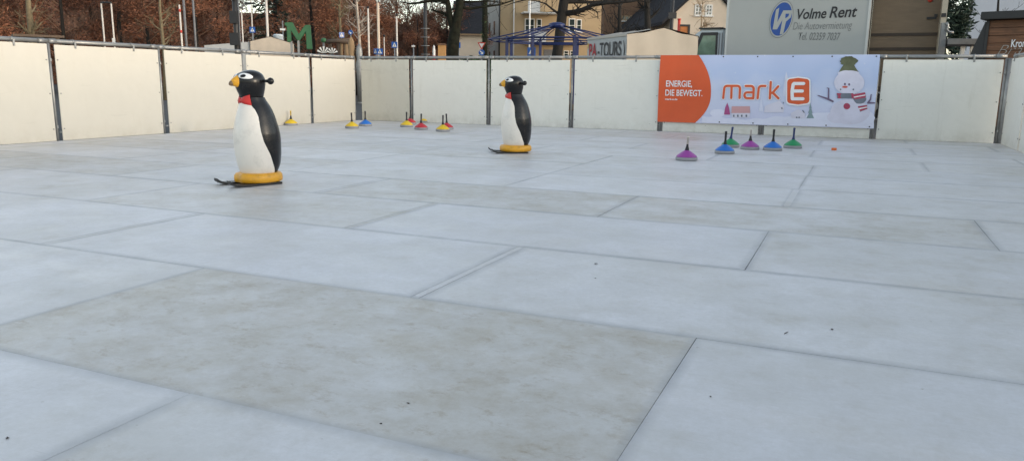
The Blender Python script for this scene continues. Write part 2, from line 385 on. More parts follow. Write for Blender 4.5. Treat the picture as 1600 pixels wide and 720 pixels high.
# ------------------------------------------------------------------ barrier sections
def barrier(u, v, ang, L, label, mat, rng_, gapl=.05, gapr=.05, corner=False):
    t = thing('rink_barrier', label, 'barrier', RK(u, v, 0), ang, 'barrier sections round the rink')
    t.rotation_euler = (rng_.uniform(-.006, .006), 0, ang+rng_.uniform(-.003, .003))
    zt = 1.325+rng_.uniform(-.008, .008); tl = rng_.uniform(-.006, .006)
    b = MB(); b.box((gapl, -.014, .004), (L-gapr, 0, zt))
    b.v = [(x, y, z+(tl*(x/L) if z > 1 else 0)) for x, y, z in b.v]
    b.build('board', mat, t, bevel=.003)
    r_ = MB(); r_.tube([(.001, .034, 1.375), (L-.001, .034, 1.375)], .029, 12)
    for x in (.06, L-.10): r_.tube([(x-.05, .034, 1.375), (x+.05, .034, 1.375)], .034, 12)
    r_.build('top_rail', M_galv, t)
    MB().tube([(.05, .034, .12), (L-.03, .034, .12)], .016, 8).build('bottom_rail', M_galv, t)
    for x in ((L-.004,) if not corner else (L-.004, L+.05)):
        p = MB(); p.tube([(x, .026, -.07), (x, .026, 1.348)], .019 if x < L else .042, 12)
        p.box((x-.012, -.0, .18), (x+.012, .02, .22)); p.box((x-.012, 0, 1.1), (x+.012, .02, 1.14))
        p.build('post', M_galv, t)
    for x in (.22*L, .74*L):
        x += rng_.uniform(-.04, .04)
        c = MB(); c.tube([(x-.016, .034, 1.375), (x+.016, .034, 1.375)], .036, 10); c.box((x-.014, -.024, 1.285), (x+.014, -.0145, 1.375))
        c.tube([(x, -.030, 1.30), (x, -.024, 1.30)], .010, 8); c.build('clip', M_galv, t)
    for x in (gapl+.03, L-gapr-.03):
        for z in (.17, .66, 1.12):
            s = MB(); s.tube([(x, -.023, z), (x, -.014, z)], .010, 8); s.build('bolt', M_galv, t)
    return t
rb = random.Random(5)
A_L, A_B, A_R = PI/2-YAW, -YAW, -PI/2-YAW
UBL = ULEFT-.0
vs = [-1.92, -.06, 1.80, 3.66, 5.50, 7.35, 9.20, 11.05, 12.92, VB-.06]
nl = ['behind the camera position, left side', 'second on the left side', 'third on the left side', 'fourth on the left side', 'at the left edge of the photo',
      'on the left side, second from the photo edge', 'on the left side, behind the head of the large penguin', 'on the left side, behind the lone yellow stone', 'on the left side, next to the far corner']
for i in range(len(vs)-1):
    if i < 3: continue
    lab = {3: 'cream board barrier section nearest the camera on the left side', 4: 'cream board barrier section cut by the left photo edge', 5: 'wide cream board barrier section, first whole one on the left side',
           6: 'cream board barrier section just left of the front penguin', 7: 'cream board barrier section right behind the front penguin and lone yellow stone', 8: 'cream board barrier section on the left side touching the far corner'}[i]
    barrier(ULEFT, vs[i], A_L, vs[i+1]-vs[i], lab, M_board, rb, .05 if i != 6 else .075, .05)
us = [ULEFT+.07, -8.88, -7.02, -5.2, -3.41, -1.57, .26, URIGHT-.06]
labs = ['short worn grey barrier section in the far left corner', 'white barrier section between the worn corner section and the far penguin', 'white barrier section right behind the far penguin', 'plain white barrier section left of the printed banner',
        'white barrier section behind the orange half of the banner', 'white barrier section behind the snowman half of the banner', 'white barrier section right of the banner, beside the right corner']
for i in range(7):
    barrier(us[i], VB, A_B, us[i+1]-us[i], labs[i], M_boardd if i == 0 else M_boardc, rb, .06 if i else .05, .045, i == 6)
vr = [VB-.04, 13.0, 11.15, 9.3, 7.45, 5.6, 3.75, 1.9, .05, -1.8, -3.65]  # unseen run beside and behind the camera added to keep the floor in shade
for i in range(10):
    barrier(URIGHT, vr[i], A_R, vr[i]-vr[i+1], ['pale barrier section turning the corner at the right photo edge', 'pale barrier section second along the right side', 'pale barrier section third along the right side, out of the photo',
            'pale barrier section fourth along the right side, out of the photo', 'pale barrier section fifth along the right side, out of the photo'][i] if i < 5 else 'unseen barrier section added for shade along the right side beside the camera, number %d from the far corner' % (i+1), M_boardr, rb)

# ------------------------------------------------------------------ text helper
def text(name, body, size, mat, parent, x, z, y, sx=1.0, bold=0.0, shear=0.0, width=None, wave=None, spacing=1.0, thick=0.0):
    cu = bpy.data.curves.new('t', 'FONT'); cu.body = body; cu.size = size; cu.offset = bold; cu.shear = shear; cu.space_character = spacing; cu.extrude = thick
    o = bpy.data.objects.new('t', cu); col.objects.link(o)
    bpy.context.view_layer.update()
    dg = bpy.context.evaluated_depsgraph_get(); me = bpy.data.meshes.new_from_object(o.evaluated_get(dg))
    bpy.data.objects.remove(o)
    xs = [v.co.x for v in me.vertices]; x0, x1 = min(xs), max(xs)
    if width: sx = width/(x1-x0)
    for v in me.vertices:
        X = x+(v.co.x-x0)*sx; Z = z+v.co.y
        v.co = (X, y-v.co.z+(wave(X, Z) if wave else 0), Z)
    me.materials.clear(); me.materials.append(mat); me.name = name
    r = bpy.data.objects.new(name, me); col.objects.link(r); r.parent = parent
    return r

# ------------------------------------------------------------------ printed banner
BW, BH = 3.70, 1.225
ban = thing('banner', 'long printed advertising banner with orange end and snowman, tied to the far barrier', 'banner', RK(-3.44, VB-.065, .18), A_B)
def wave(x, z): return -.004+.008*math.sin(x*3.1+z*1.5)+.005*math.sin(x*8.3-z*2)+.008*math.sin(z*5+.5)*math.cos(x*1.2)
def sub(mb, y, cut=.09):                 # subdivide a flat piece so it follows the cloth
    bm = bmesh.new(); me = mb.mesh('tmp', M_wht); bm.from_mesh(me)
    return mb
def disp(o):
    bm = bmesh.new(); bm.from_mesh(o.data)
    bmesh.ops.triangulate(bm, faces=[f for f in bm.faces if len(f.verts) > 4])
    xs = [v.co.x for v in bm.verts]; zs_ = [v.co.z for v in bm.verts]
    for ax, lo, hi in ((0, min(xs), max(xs)), (2, min(zs_), max(zs_))):
        k = math.ceil(lo/.1)
        while k*.1 < hi:
            co_ = [0, 0, 0]; no_ = [0, 0, 0]; co_[ax] = k*.1; no_[ax] = 1
            bmesh.ops.bisect_plane(bm, geom=bm.verts[:]+bm.edges[:]+bm.faces[:], plane_co=co_, plane_no=no_, dist=1e-5); k += 1
    bm.to_mesh(o.data); bm.free()
    for v in o.data.vertices: v.co.y += wave(v.co.x, v.co.z)
    o.data.update()
def gridpatch(mb, xf0, xf1, z0, z1, nx, nz, y, mi=0):
    vs = []
    for j in range(nz+1):
        z = z0+(z1-z0)*j/nz; a, b = xf0(z), xf1(z)
        for i in range(nx+1): vs.append((a+(b-a)*i/nx, y, z))
    w = nx+1
    mb.add(vs, [(j*w+i, j*w+i+1, (j+1)*w+i+1, (j+1)*w+i) for j in range(nz) for i in range(nx)], mi, True)
def oredge(z):
    t = z/BH
    return BW*(.190+.071*(1-abs((t-.42)/(.58 if t > .42 else .42))**2.2))
b = MB(); gridpatch(b, lambda z: 0.0-.006*math.sin(z*3), lambda z: BW, 0, BH, 60, 20, 0); o = b.build('cloth', I_sky, ban); disp(o)
b = MB(); gridpatch(b, lambda z: 0.0-.006*math.sin(z*3), oredge, 0.001, BH-.001, 14, 24, -.005); o = b.build('orange_field', I_or, ban); disp(o)
def fx(px, py=300): return BW*((px-50+.042*(py-65))/(1420-(.051*(py-65))))
def fz(py, px=700): return BH*(1-((py-66-.0*px)/(430+45*(px-40)/1400)))
def P(px, py): return (fx(px, py), fz(py, px))
def art(name, polys, mat, y, lab=None):
    if len(polys) > 1:
        for i, p in enumerate(polys): art(name, [p], mat, y-.00012*i)
        return
    mb = MB()
    for p in polys: mb.flat([P(*q) for q in p], y*1.8)
    for f in mb.f:
        # keep faces turned to the viewer
        a = sum(mb.v[f[i]][0]*mb.v[f[(i+1) % len(f)]][2]-mb.v[f[(i+1) % len(f)]][0]*mb.v[f[i]][2] for i in range(len(f)))
        if a < 0: f.reverse()
    o = mb.build(name, mat, ban); disp(o); return o
def ell(cx, cy, rx, ry, n=28, j=0, seed=0):
    q = random.Random(seed)
    return [(cx+rx*(1+j*q.uniform(-1, 1))*math.cos(2*PI*i/n), cy+ry*(1+j*q.uniform(-1, 1))*math.sin(2*PI*i/n)) for i in range(n)]
# snowy ground: three wavy drifts
def drift(x0, x1, top, bot, n=30): return [(x0+(x1-x0)*i/n, top(x0+(x1-x0)*i/n)) for i in range(n+1)]+[(x1-(x1-x0)*i/n, bot(x1-(x1-x0)*i/n)) for i in range(n+1)]
botl = lambda x: 66+430+45*(x-40)/1400-2
def strips(x0, x1, top, bot, n=24):
    return [[(x0+(x1-x0)*i/n, top(x0+(x1-x0)*i/n)), (x0+(x1-x0)*(i+1)/n, top(x0+(x1-x0)*(i+1)/n)), (x0+(x1-x0)*(i+1)/n, bot(x0+(x1-x0)*(i+1)/n)), (x0+(x1-x0)*i/n, bot(x0+(x1-x0)*i/n))] for i in range(n)]
art('snow_drift', [[(345+1087*i/40, 470+10*math.sin((345+1087*i/40)*.012)+5*math.sin((345+1087*i/40)*.05+1)) for i in range(41)]+[(1432, botl(1432)), (345, botl(345))]], I_sn, -.0030)
art('snow_drift', [ell(455, 440, 55, 26, 24, .05), ell(1150, 462, 130, 26, 24, .04), ell(1385, 470, 52, 45, 24, .05)], I_sn, -.0038)
art('pale_fir', [[(900, 170), (915, 230), (925, 300), (935, 330), (880, 330), (885, 260)], [(740, 330), (755, 430), (725, 430)]], I_pale, -.0042)
art('toy_house', [[(548, 438), (668, 438), (665, 470), (552, 470)]], I_hw, -.0046)
art('toy_house_roof', [[(548, 396), (668, 396), (670, 440), (546, 440)]], I_pk, -.0052)
art('toy_house_window', [[(x, 451), (x+10, 451), (x+10, 465), (x, 465)] for x in (557, 584, 610, 640)], I_gy, -.0056)
art('toy_house', [[(800, 380), (860, 360), (888, 395), (885, 436), (760, 436), (765, 395)], [(930, 440), (980, 415), (1020, 440), (1018, 474), (935, 474)]], I_hw, -.0044)
art('toy_house_window', [[(962, 464), (972, 464), (972, 473), (962, 473)], [(978, 464), (987, 464), (987, 473), (978, 473)], [(1000, 423), (1006, 421), (1018, 438), (1012, 440)], [(868, 405), (876, 402), (880, 412), (872, 415)], [(880, 370), (886, 368), (886, 378), (880, 380)]], I_gy, -.0056)
art('magenta_fir', [[(518, 372), (530, 405), (538, 450), (496, 450), (504, 405)]], I_mg, -.0048)
art('dark_fir', [[(1052, 375), (1060, 410), (1056, 410), (1066, 440), (1060, 440), (1076, 474), (1028, 474), (1044, 440), (1038, 440), (1048, 410), (1044, 410)]], I_fir, -.0048)
# snowman
art('snowman_body', [ell(1292, 432, 118, 82, 30, .015, 3), ell(1215, 465, 60, 40, 24, .02, 4)], I_snow2, -.0046)
art('snowman_head', [ell(1287, 245, 90, 76, 30, .015, 5)], I_snow2, -.0054)
art('snowman_hat', [ell(1285, 108, 52, 30, 26, .12, 6), [(1262, 120), (1310, 120), (1325, 148), (1345, 180), (1285, 170), (1222, 184), (1240, 150)]], I_gn, -.0060)
art('snowman_hat_brim', [ell(1283, 186, 66, 20, 24, .08, 9)], I_snow2, -.0066)
art('snowman_eye', [ell(1262, 254, 6, 8, 12), ell(1287, 256, 6, 8, 12)], I_br, -.0062)
art('snowman_eye', [ell(1236, 288, 4, 6, 10), ell(1312, 288, 5, 6, 10)], I_gy, -.0063)
art('snowman_nose', [ell(1262, 272, 17, 7, 14)], ink('nose', (.60, .12, .08)), -.0066)
art('snowman_scarf', [[(1212, 312), (1310, 312), (1312, 345), (1215, 345)], ell(1350, 350, 40, 30, 18, .1, 8), [(1340, 395), (1390, 388), (1395, 412), (1352, 432)]], I_gy, -.0062)
art('scarf_stripe', [[(1212, 312), (1225, 312), (1240, 345), (1228, 345)], [(1240, 312), (1230, 345), (1218, 345), (1228, 312)], [(1298, 314), (1312, 312), (1316, 345), (1304, 346)],
     [(1312, 320), (1380, 306), (1384, 320), (1316, 334)], [(1316, 342), (1386, 326), (1384, 340), (1322, 352)], [(1338, 398), (1392, 388), (1394, 398), (1342, 408)], [(1348, 416), (1394, 404), (1392, 414), (1354, 428)]], I_rd, -.0068)
art('scarf_stripe', [[(1312, 334), (1380, 320), (1382, 327), (1316, 341)], [(1342, 408), (1394, 398), (1394, 405), (1348, 416)]], I_wh, -.0070)
art('snowman_button', [ell(1273, 396, 20, 20, 22)], I_rd, -.0062)
art('twig_arm', [[(1095, 328), (1100, 324), (1158, 342), (1160, 282), (1152, 280), (1153, 276), (1168, 278), (1168, 346), (1195, 362), (1192, 372), (1150, 352)],
     [(1392, 372), (1408, 350), (1414, 318), (1420, 318), (1416, 354), (1408, 368), (1438, 370), (1438, 378), (1394, 380)]], I_br, -.0068)
# lettering
def bx(f): return BW*f
text('slogan_lettering', 'ENERGIE,', .158, I_wh, ban, fx(92, 268), fz(268, 180), -.0135, bold=.002, width=BW*.131, wave=wave)
text('slogan_lettering', 'DIE BEWEGT.', .158, I_wh, ban, fx(87, 327), fz(327, 180), -.0135, bold=.002, width=BW*.186, wave=wave)
text('web_lettering', 'mark-e.de', .05, I_wh, ban, fx(86, 355), fz(355, 130), -.0135, bold=.001, width=BW*.062, wave=wave)
def glyph(strokes, w, mat, y, name):
    mb = MB()
    for s in strokes: mb.stroke([P(*q) for q in s], w, y*1.8); y -= .0004
    o = mb.build(name, mat, ban); disp(o); return o
def arc(cx, cy, rx, ry, a0, a1, n=8): return [(cx+rx*math.cos(R(a0+(a1-a0)*i/n)), cy-ry*math.sin(R(a0+(a1-a0)*i/n))) for i in range(n+1)]
W = .040
halo = []
word = [[(491, 342), (497, 282)]+arc(517, 282, 20, 18, 180, 90, 4)+[(580, 264)]+arc(585, 282, 18, 18, 90, 0, 4)+[(600, 342)], [(547, 266), (545, 342)],
        [(640, 265), (670, 265)]+arc(674, 283, 18, 18, 90, 0, 4)+[(690, 344), (650, 344)]+arc(650, 325, 18, 19, 270, 90, 6)+[(690, 306)],
        [(718, 344), (724, 284)]+arc(742, 284, 18, 19, 180, 90, 4)+[(768, 265)],
        [(797, 345), (802, 240)], [(800, 310), (815, 308), (850, 268)], [(815, 308), (852, 345)]]
glyph(word, W*1.75, I_wh, -.0058, 'wordmark_outline')
glyph(word, W, I_or, -.0098, 'wordmark')
def rrect(x0, y0, x1, y1, r, bul=0, n=5):
    pts = []
    for cx_, cy2, a in ((x1-r, y0+r, 90), (x0+r, y0+r, 180), (x0+r, y1-r, 270), (x1-r, y1-r, 0)):
        pass
    pts += arc(x0+r, y0+r+0, r, r, 180, 90, n)
    pts += [((x0+x1)/2, y0-bul)]
    pts += arc(x1-r, y0+r, r, r, 90, 0, n)
    pts += arc(x1-r, y1-r, r, r, 0, -90, n)
    pts += [((x0+x1)/2, y1+bul)]
    pts += arc(x0+r, y1-r, r, r, 270, 180, n)
    return pts
art('emblem_outline', [rrect(900, 212, 1054, 388, 26, 7)], I_wh, -.0080)
art('emblem_tile', [rrect(907, 220, 1046, 378, 22, 7)], I_or, -.0086)
E_ = [[(945, 255), (950, 250), (1010, 250)], [(945, 255), (938, 300), (940, 348), (1006, 348)], [(942, 298), (1002, 298)]]
glyph(E_, .055, I_wh, -.0110, 'emblem_letter')
ey = MB()
for f in (.02, .15, .31, .47, .63, .80, .985):
    for z in (BH-.03, .03):
        if f > .3 or z > .5: ey.lathe([(.012, 0), (.012, .002)], 10, 0, (0, 0, 0))
        ey.v[-20:] = [(BW*f+x, -.0075-z2+wave(BW*f, z), z+y) for x, y, z2 in ey.v[-20:]]
ey.build('eyelet', M_dark, ban)

# ------------------------------------------------------------------ penguins
def penguin(label, loc, rz):
    t = thing('penguin_skating_aid', label, 'penguin figure', loc, rz, 'penguin skating aids')
    prof = [(.142, .088, 0), (.152, .098, 0), (.166, .14, 0), (.177, .18, 0), (.188, .26, .002), (.192, .375, .004), (.188, .44, .006), (.176, .505, .008), (.155, .587, .010), (.137, .640, .013), (.121, .675, .016), (.105, .709, .022), (.095, .742, .030)]
    def lerp(z, i):
        for a, b in zip(prof[:-1], prof[1:]):
            if a[1] <= z <= b[1]: k = (z-a[1])/(b[1]-a[1]); return a[i]+(b[i]-a[i])*k
        return prof[-1][i] if z > prof[-1][1] else prof[0][i]
    bnd = [(.088, 122), (.12, 118), (.18, 106), (.26, 96), (.33, 86), (.375, 80), (.46, 75), (.587, 73), (.64, 66), (.675, 54), (.709, 46), (.742, 44)]
    def bang(z):
        for a, b in zip(bnd[:-1], bnd[1:]):
            if a[0] <= z <= b[0]: return R(a[1]+(b[1]-a[1])*(z-a[0])/(b[0]-a[0]))
        return R(bnd[-1][1])
    zs = [.088+(.742-.088)*i/40 for i in range(41)]
    # white belly
    def shell(a0, a1, n, off):
        vs = []
        for z in zs:
            r, xo = lerp(z, 0), lerp(z, 2); A, B = a0(z), a1(z)
            for k in range(n+1):
                f = k/n; a = A+(B-A)*f
                e = off*min(1, 7*min(f, 1-f))*min(1, (z-.088)*14)
                vs.append((xo+(r+e)*math.cos(a), (r+e)*math.sin(a), z))
        w = n+1
        return vs, [(i*w+k, i*w+k+1, (i+1)*w+k+1, (i+1)*w+k) for i in range(len(zs)-1) for k in range(n)]
    vs_, fs_ = shell(lambda z: -bang(z), lambda z: bang(z), 28, 0); MB().add(vs_, fs_, 0, True).build('belly', M_white, t)
    vs_, fs_ = shell(lambda z: bang(z), lambda z: 2*PI-bang(z), 36, .009); bk = MB().add(vs_, fs_, 0, True).build('back', M_black, t)
    # head
    hp = [(.090, .738, .030), (.098, .765, .032), (.110, .80, .036), (.119, .84, .040), (.123, .875, .041), (.116, .91, .040), (.097, .937, .037), (.070, .955, .033), (.035, .967, .030), (.004, .970, .030)]
    HS = 1.06
    def hl(z, i):
        z = max(hp[0][1], min(hp[-1][1], z))
        for a, b in zip(hp[:-1], hp[1:]):
            if a[1] <= z <= b[1]: k = (z-a[1])/(b[1]-a[1]); return (a[i]+(b[i]-a[i])*k)*(1 if i else HS)
    vs_ = []; n = 30
    for r, z, xo in hp:
        r = r*HS
        for k in range(n):
            a = 2*PI*k/n; vs_.append((xo+r*math.cos(a), r*.97*math.sin(a), z))
    MB().add(vs_, [(i*n+k, i*n+(k+1) % n, (i+1)*n+(k+1) % n, (i+1)*n+k) for i in range(len(hp)-1) for k in range(n)], 0, True).build('head', M_black, t)
    hd = [o for o in bpy.data.objects if o.parent == t and o.name.startswith('head')][0]
    for o_ in (hd,):
        md = o_.modifiers.new('s', 'SUBSURF'); md.levels = 1; md.render_levels = 2
    # beak
    bk = MB(); x0 = .041+.080
    bk.tube([(x0, 0, .870), (x0+.035, 0, .869), (x0+.060, 0, .864), (x0+.080, 0, .857)], [.064, .050, .036, .024], 18)
    be = bk.build('beak', M_ylw, t)
    tp = MB(); tp.tube([(x0+.079, 0, .8573), (x0+.092, 0, .852), (x0+.101, 0, .848), (x0+.105, 0, .846)], [.0242, .019, .011, .003], 14); tp.build('beak_tip', M_tip, be)
    # eyes
    def patch(name, mat, ca, cz, ra, rz, off, parent, tilt=0, n=20):
        vs_ = []
        for j in range(6):
            q = j/5
            for k in range(n):
                a = 2*PI*k/n; da = ra*q*math.cos(a); dz = rz*q*math.sin(a)+tilt*da
                z = cz+dz; r = hl(z, 0)+off*(1-q**4)-.001*q**4; A = ca+da
                vs_.append((hl(z, 2)+r*math.cos(A), r*.97*math.sin(A), z))
        return MB().add(vs_, [(j*n+k, j*n+(k+1) % n, (j+1)*n+(k+1) % n, (j+1)*n+k) for j in range(5) for k in range(n)], 0, True).build(name, mat, parent)
    for s in (-1, 1):
        e = patch('eye', M_eye, s*R(44), .918, R(33), .024, .007, t, -s*.0-.012*(-s) if False else -s*.012)
        patch('pupil', M_black, s*R(38), .919, R(15), .016, .012, e)
        h = MB(); a = s*R(125); d = Vector((math.cos(a), math.sin(a), 0)); c = Vector((.041, 0, .878))
        h.tube([c+d*.10, c+d*.19], .0125, 12); h.build('handle', M_black, t)
        kb = MB(); kb.ball(c+d*.19, .029, 16); kb.build('handle_knob', M_black, [o for o in bpy.data.objects if o.parent == t and o.name.startswith('handle')][-1])
    # bow tie wrapped round the neck
    bo = MB()
    for s in (-1, 1):
        vs_ = []; n = 8
        for i in range(9):
            f = i/8; a = s*R(4+52*f); hh = .016+.028*f**.7
            for k in range(n+1):
                q = k/n*2-1; z = .716+hh*q+.004*f
                rr_ = (lerp(min(z, .742), 0) if z < .742 else hl(z, 0))+.004+.017*(1-q*q)*(1-.35*f)
                xo = lerp(min(z, .742), 2)
                vs_.append((xo+rr_*math.cos(a), rr_*math.sin(a), z))
        w = n+1; fs = [(i*w+k, (i+1)*w+k, (i+1)*w+k+1, i*w+k+1) for i in range(8) for k in range(n)]
        bo.add(vs_, [f if s > 0 else f[::-1] for f in fs], 0, True)
    bo.ball((.132, 0, .716), .024, 12, 0, (.7, .9, 1))
    bo.build('bow_tie', M_red, t)
    # feet
    ft = MB()
    def shp(a):
        a = (a+PI) % (2*PI)-PI
        return 1+.05*math.cos(2*a)-.10*math.exp(-(a/.16)**2)
    ft.lathe([(.178, .0215), (.194, .028), (.197, .055), (.194, .080), (.183, .096), (.160, .1025), (.02, .104)], 44, 0, (.005, 0, 0), shp)
    ft.build('foot', M_ylw, t)
    for s in (-1, 1):
        k = MB(); y0, y1 = s*.12-.052, s*.12+.052
        pts = [(-.125, .003), (-.08, .003), (.1, .003), (.22, .003), (.27, .006), (.30, .016), (.325, .032), (.335, .042)]
        vs_ = []
        for i, (x, z) in enumerate(pts):
            nrw = .0 if i < 5 else (i-4)*.006
            vs_ += [(x, y0+nrw, z), (x, y1-nrw, z), (x, y1-nrw, z+.018), (x, y0+nrw, z+.018)]
        fs_ = [(i*4+a, i*4+(a+1) % 4, i*4+4+(a+1) % 4, i*4+4+a) for i in range(len(pts)-1) for a in range(4)]+[(3, 2, 1, 0), tuple(len(vs_)-4+i for i in range(4))]
        k.add(vs_, [f[::-1] for f in fs_]).build('ski', M_ski, t)
    return t
def face_ang(p, deg): return math.atan2(-p.y, -p.x)-R(deg)
p1 = floor_at(405.5, 286.5); p2 = floor_at(806, 238.5)
pg = penguin('large penguin skating aid with red bow standing nearest the camera', (p1.x, p1.y, 0), face_ang(p1, 63))
dup(pg, (p2.x, p2.y, 0), face_ang(p2, 78), 'penguin skating aid standing far back, halfway along the rink')

# ------------------------------------------------------------------ curling stones
def stone_proto(c, hmat, collar, loc, lab, tilt=(0, 0), rz=0.0):
    t = thing('ice_stock', lab, 'ice stock', loc, rz, 'ice stocks standing on the rink floor')
    MB().lathe([(.118, 0), (.127, .004), (.129, .02), (.127, .036), (.122, .040)], 30).build('running_plate', M_plate, t)
    MB().lathe([(.121, .0403), (.122, .046), (.112, .058), (.085, .080), (.055, .100), (.036, .112), (.022, .122)], 30).build('body', M_st[c], t)
    h = MB(); tx, ty = tilt
    def q(z): return (tx*(z-.11), ty*(z-.11), z)
    if hmat is M_rub or hmat is M_navy:
        h.tube([q(.112), q(.13), q(.155), q(.18), q(.26), q(.282), q(.290)], [.027, .022, .016, .0135, .015, .0165, .010], 12); h.build('handle', hmat, t)
    else:
        h.tube([q(.112), q(.135), q(.165), q(.19)], [.028, .023, .015, .012], 12); hb = h.build('handle', M_rub, t)
        k = MB(); k.tube([q(.1902), q(.265), q(.2655), q(.282)], [.012, .012, .0165, .0165], 12); k.build('grip', hmat, hb)
    return t
M_hy = pm('handle_yellow', (.66, .44, .03), .5, .08, 12)
stones = [(455, 196, 'yellow', M_hy, 'yellow ice stock with yellow grip alone behind the front penguin', (.0, 0)),
          (550, 200.5, 'yellow', M_rub, 'yellow ice stock with black handle beside the far blue stock at the left corner', (-.02, 0)),
          (571, 197, 'blue', M_rub, 'blue ice stock with black handle in front of the far left corner post', (0, 0)),
          (635.5, 198.5, 'yellow', M_rub, 'yellow ice stock partly hiding a red one, left of the five in the middle', (0, 0)),
          (641, 194.5, 'red', M_rub, 'red ice stock hidden behind a yellow one', (.04, 0)),
          (665, 191.5, 'yellow', M_rub, 'yellow ice stock farthest back, close to the far barrier', (-.04, 0)),
          (658, 202.5, 'red', M_rub, 'red ice stock standing free between two yellow ones', (.03, 0)),
          (692, 205.5, 'yellow', M_rub, 'yellow ice stock in front of a red one, nearest the far penguin', (.02, 0)),
          (698, 202.3, 'red', M_rub, 'red ice stock peeking out behind a yellow one on its right', (-.04, 0)),
          (1072.5, 250.5, 'purple', M_hw, 'purple ice stock with white grip nearest the camera, left of the coloured row', (.04, 0)),
          (1132, 240, 'blue', M_rub, 'blue ice stock with black handle in front of a green one', (.02, 0)),
          (1141, 230, 'green', M_navy, 'green ice stock with tilted navy handle hidden behind a blue one', (.10, 0)),
          (1171.5, 233.5, 'purple', M_hw, 'purple ice stock with white grip between a green and a blue one', (0, 0)),
          (1207, 235, 'blue', M_rub, 'blue ice stock with black handle between a purple and a green one', (.01, 0)),
          (1238.5, 231.5, 'green', M_navy, 'green ice stock with navy handle at the right end of the row', (.02, 0))]
for px, py, c, hm, lab, tl in stones:
    p = floor_at(px, py); stone_proto(c, hm, None, (p.x, p.y, .001), lab, tl, rb.uniform(-.3, .3))
p = floor_at(1303, 235)
mk = MB(); mk.lathe([(.030, 0), (.034, .006), (.034, .028), (.030, .033), (.012, .034)], 18, shape=lambda a: 1+.12*math.cos(4*a))
o = mk.build('target_puck', M_ora); o.location = (p.x, p.y, .001); tag(o, 'small orange target puck lying right of the green ice stock', 'puck')
leafs = [(931, 413, .016, 'small dark dead leaf lying on the middle white panel'), (1300, 515, .011, 'tiny dark leaf scrap on the right white panel'), (638, 630, .008, 'tiny dark leaf crumb on the dirty front panel'),
         (1228, 521, .012, 'thin dark twig scrap beside the leaf scrap on the right'), (12, 685, .010, 'dark leaf crumb at the lower left photo edge'), (930, 435, .007, 'crumb of leaf below the dark dead leaf'), (1110, 620, .007, 'leaf crumb on the front right panel'), (595, 662, .007, 'leaf crumb lying in the front seam')]
M_dl = pm('dead_leaf_brown', (.035, .025, .018), .8, .4, 30)
for i, (px, py, s, lab) in enumerate(leafs):
    s *= .75
    p = floor_at(px, py); q = random.Random(i); n = 9
    vs_ = [(0, 0, s*.5)]+[(s*q.uniform(.6, 1.2)*math.cos(2*PI*k/n)*(2.2 if 'twig' in lab else 1), s*q.uniform(.3, .7)*math.sin(2*PI*k/n)*(.3 if 'twig' in lab else 1), s*q.uniform(.05, .5)) for k in range(n)]
    o = MB().add(vs_, [(0, k+1, (k+1) % n+1) for k in range(n)]).build('dead_leaf', M_dl); o.location = (p.x, p.y, .001); o.rotation_euler = (0, 0, i*1.3)
    tag(o, lab, 'leaf', 'leaf scraps on the rink floor')

# ------------------------------------------------------------------ vegetation
def limb(mb, p, d, L, r, depth, q, n=6, bend=.35, up=.1, spread=.9, twig=.004, kids=3, mi=0):
    pts = [p.copy()]; rads = [r]; cur = p.copy(); dd = d.normalized(); seg = 5
    for i in range(seg):
        dd = (dd+Vector((q.uniform(-1, 1), q.uniform(-1, 1), q.uniform(-.6, 1)*.8+up))*bend*.45).normalized()
        cur = cur+dd*(L/seg); pts.append(cur.copy()); rads.append(max(twig, r*(1-.75*(i+1)/seg)))
    mb.tube(pts, rads, n if r > .03 else 4 if r > .012 else 3, mi, False)
    if depth <= 0: return
    for k in range(kids+(1 if depth > 1 else 0)):
        i = q.randint(1, seg); a = Vector((q.uniform(-1, 1), q.uniform(-1, 1), q.uniform(-.5, 1)))
        limb(mb, pts[i], (dd*.7+a*spread).normalized(), L*q.uniform(.45, .7), max(twig, rads[i]*q.uniform(.5, .75)), depth-1, q, n, bend, up, spread, twig, kids, mi)

def leaves(mb, centres, n, size, q, flat=.5, mi=0):
    for _ in range(n):
        c, rx, rz = q.choice(centres)
        while True:
            v = Vector((q.uniform(-1, 1), q.uniform(-1, 1), q.uniform(-1, 1)))
            if v.length < 1: break
        v = v*(.55+.45*q.random())
        p = Vector((c[0]+v.x*rx, c[1]+v.y*rx, c[2]+v.z*rz))
        a = Vector((q.uniform(-1, 1), q.uniform(-1, 1), q.uniform(-1, 1)*flat)).normalized(); b = a.cross(Vector((q.uniform(-1, 1), q.uniform(-1, 1), q.uniform(-1, 1)))).normalized()
        s = size*q.uniform(.5, 1.3)
        mb.add([p-a*s*1.2-b*s*.1, p+b*s*.36-a*s*.1, p+a*s*1.2, p-b*s*.33+a*s*.1], [(0, 1, 2, 3)], mi)

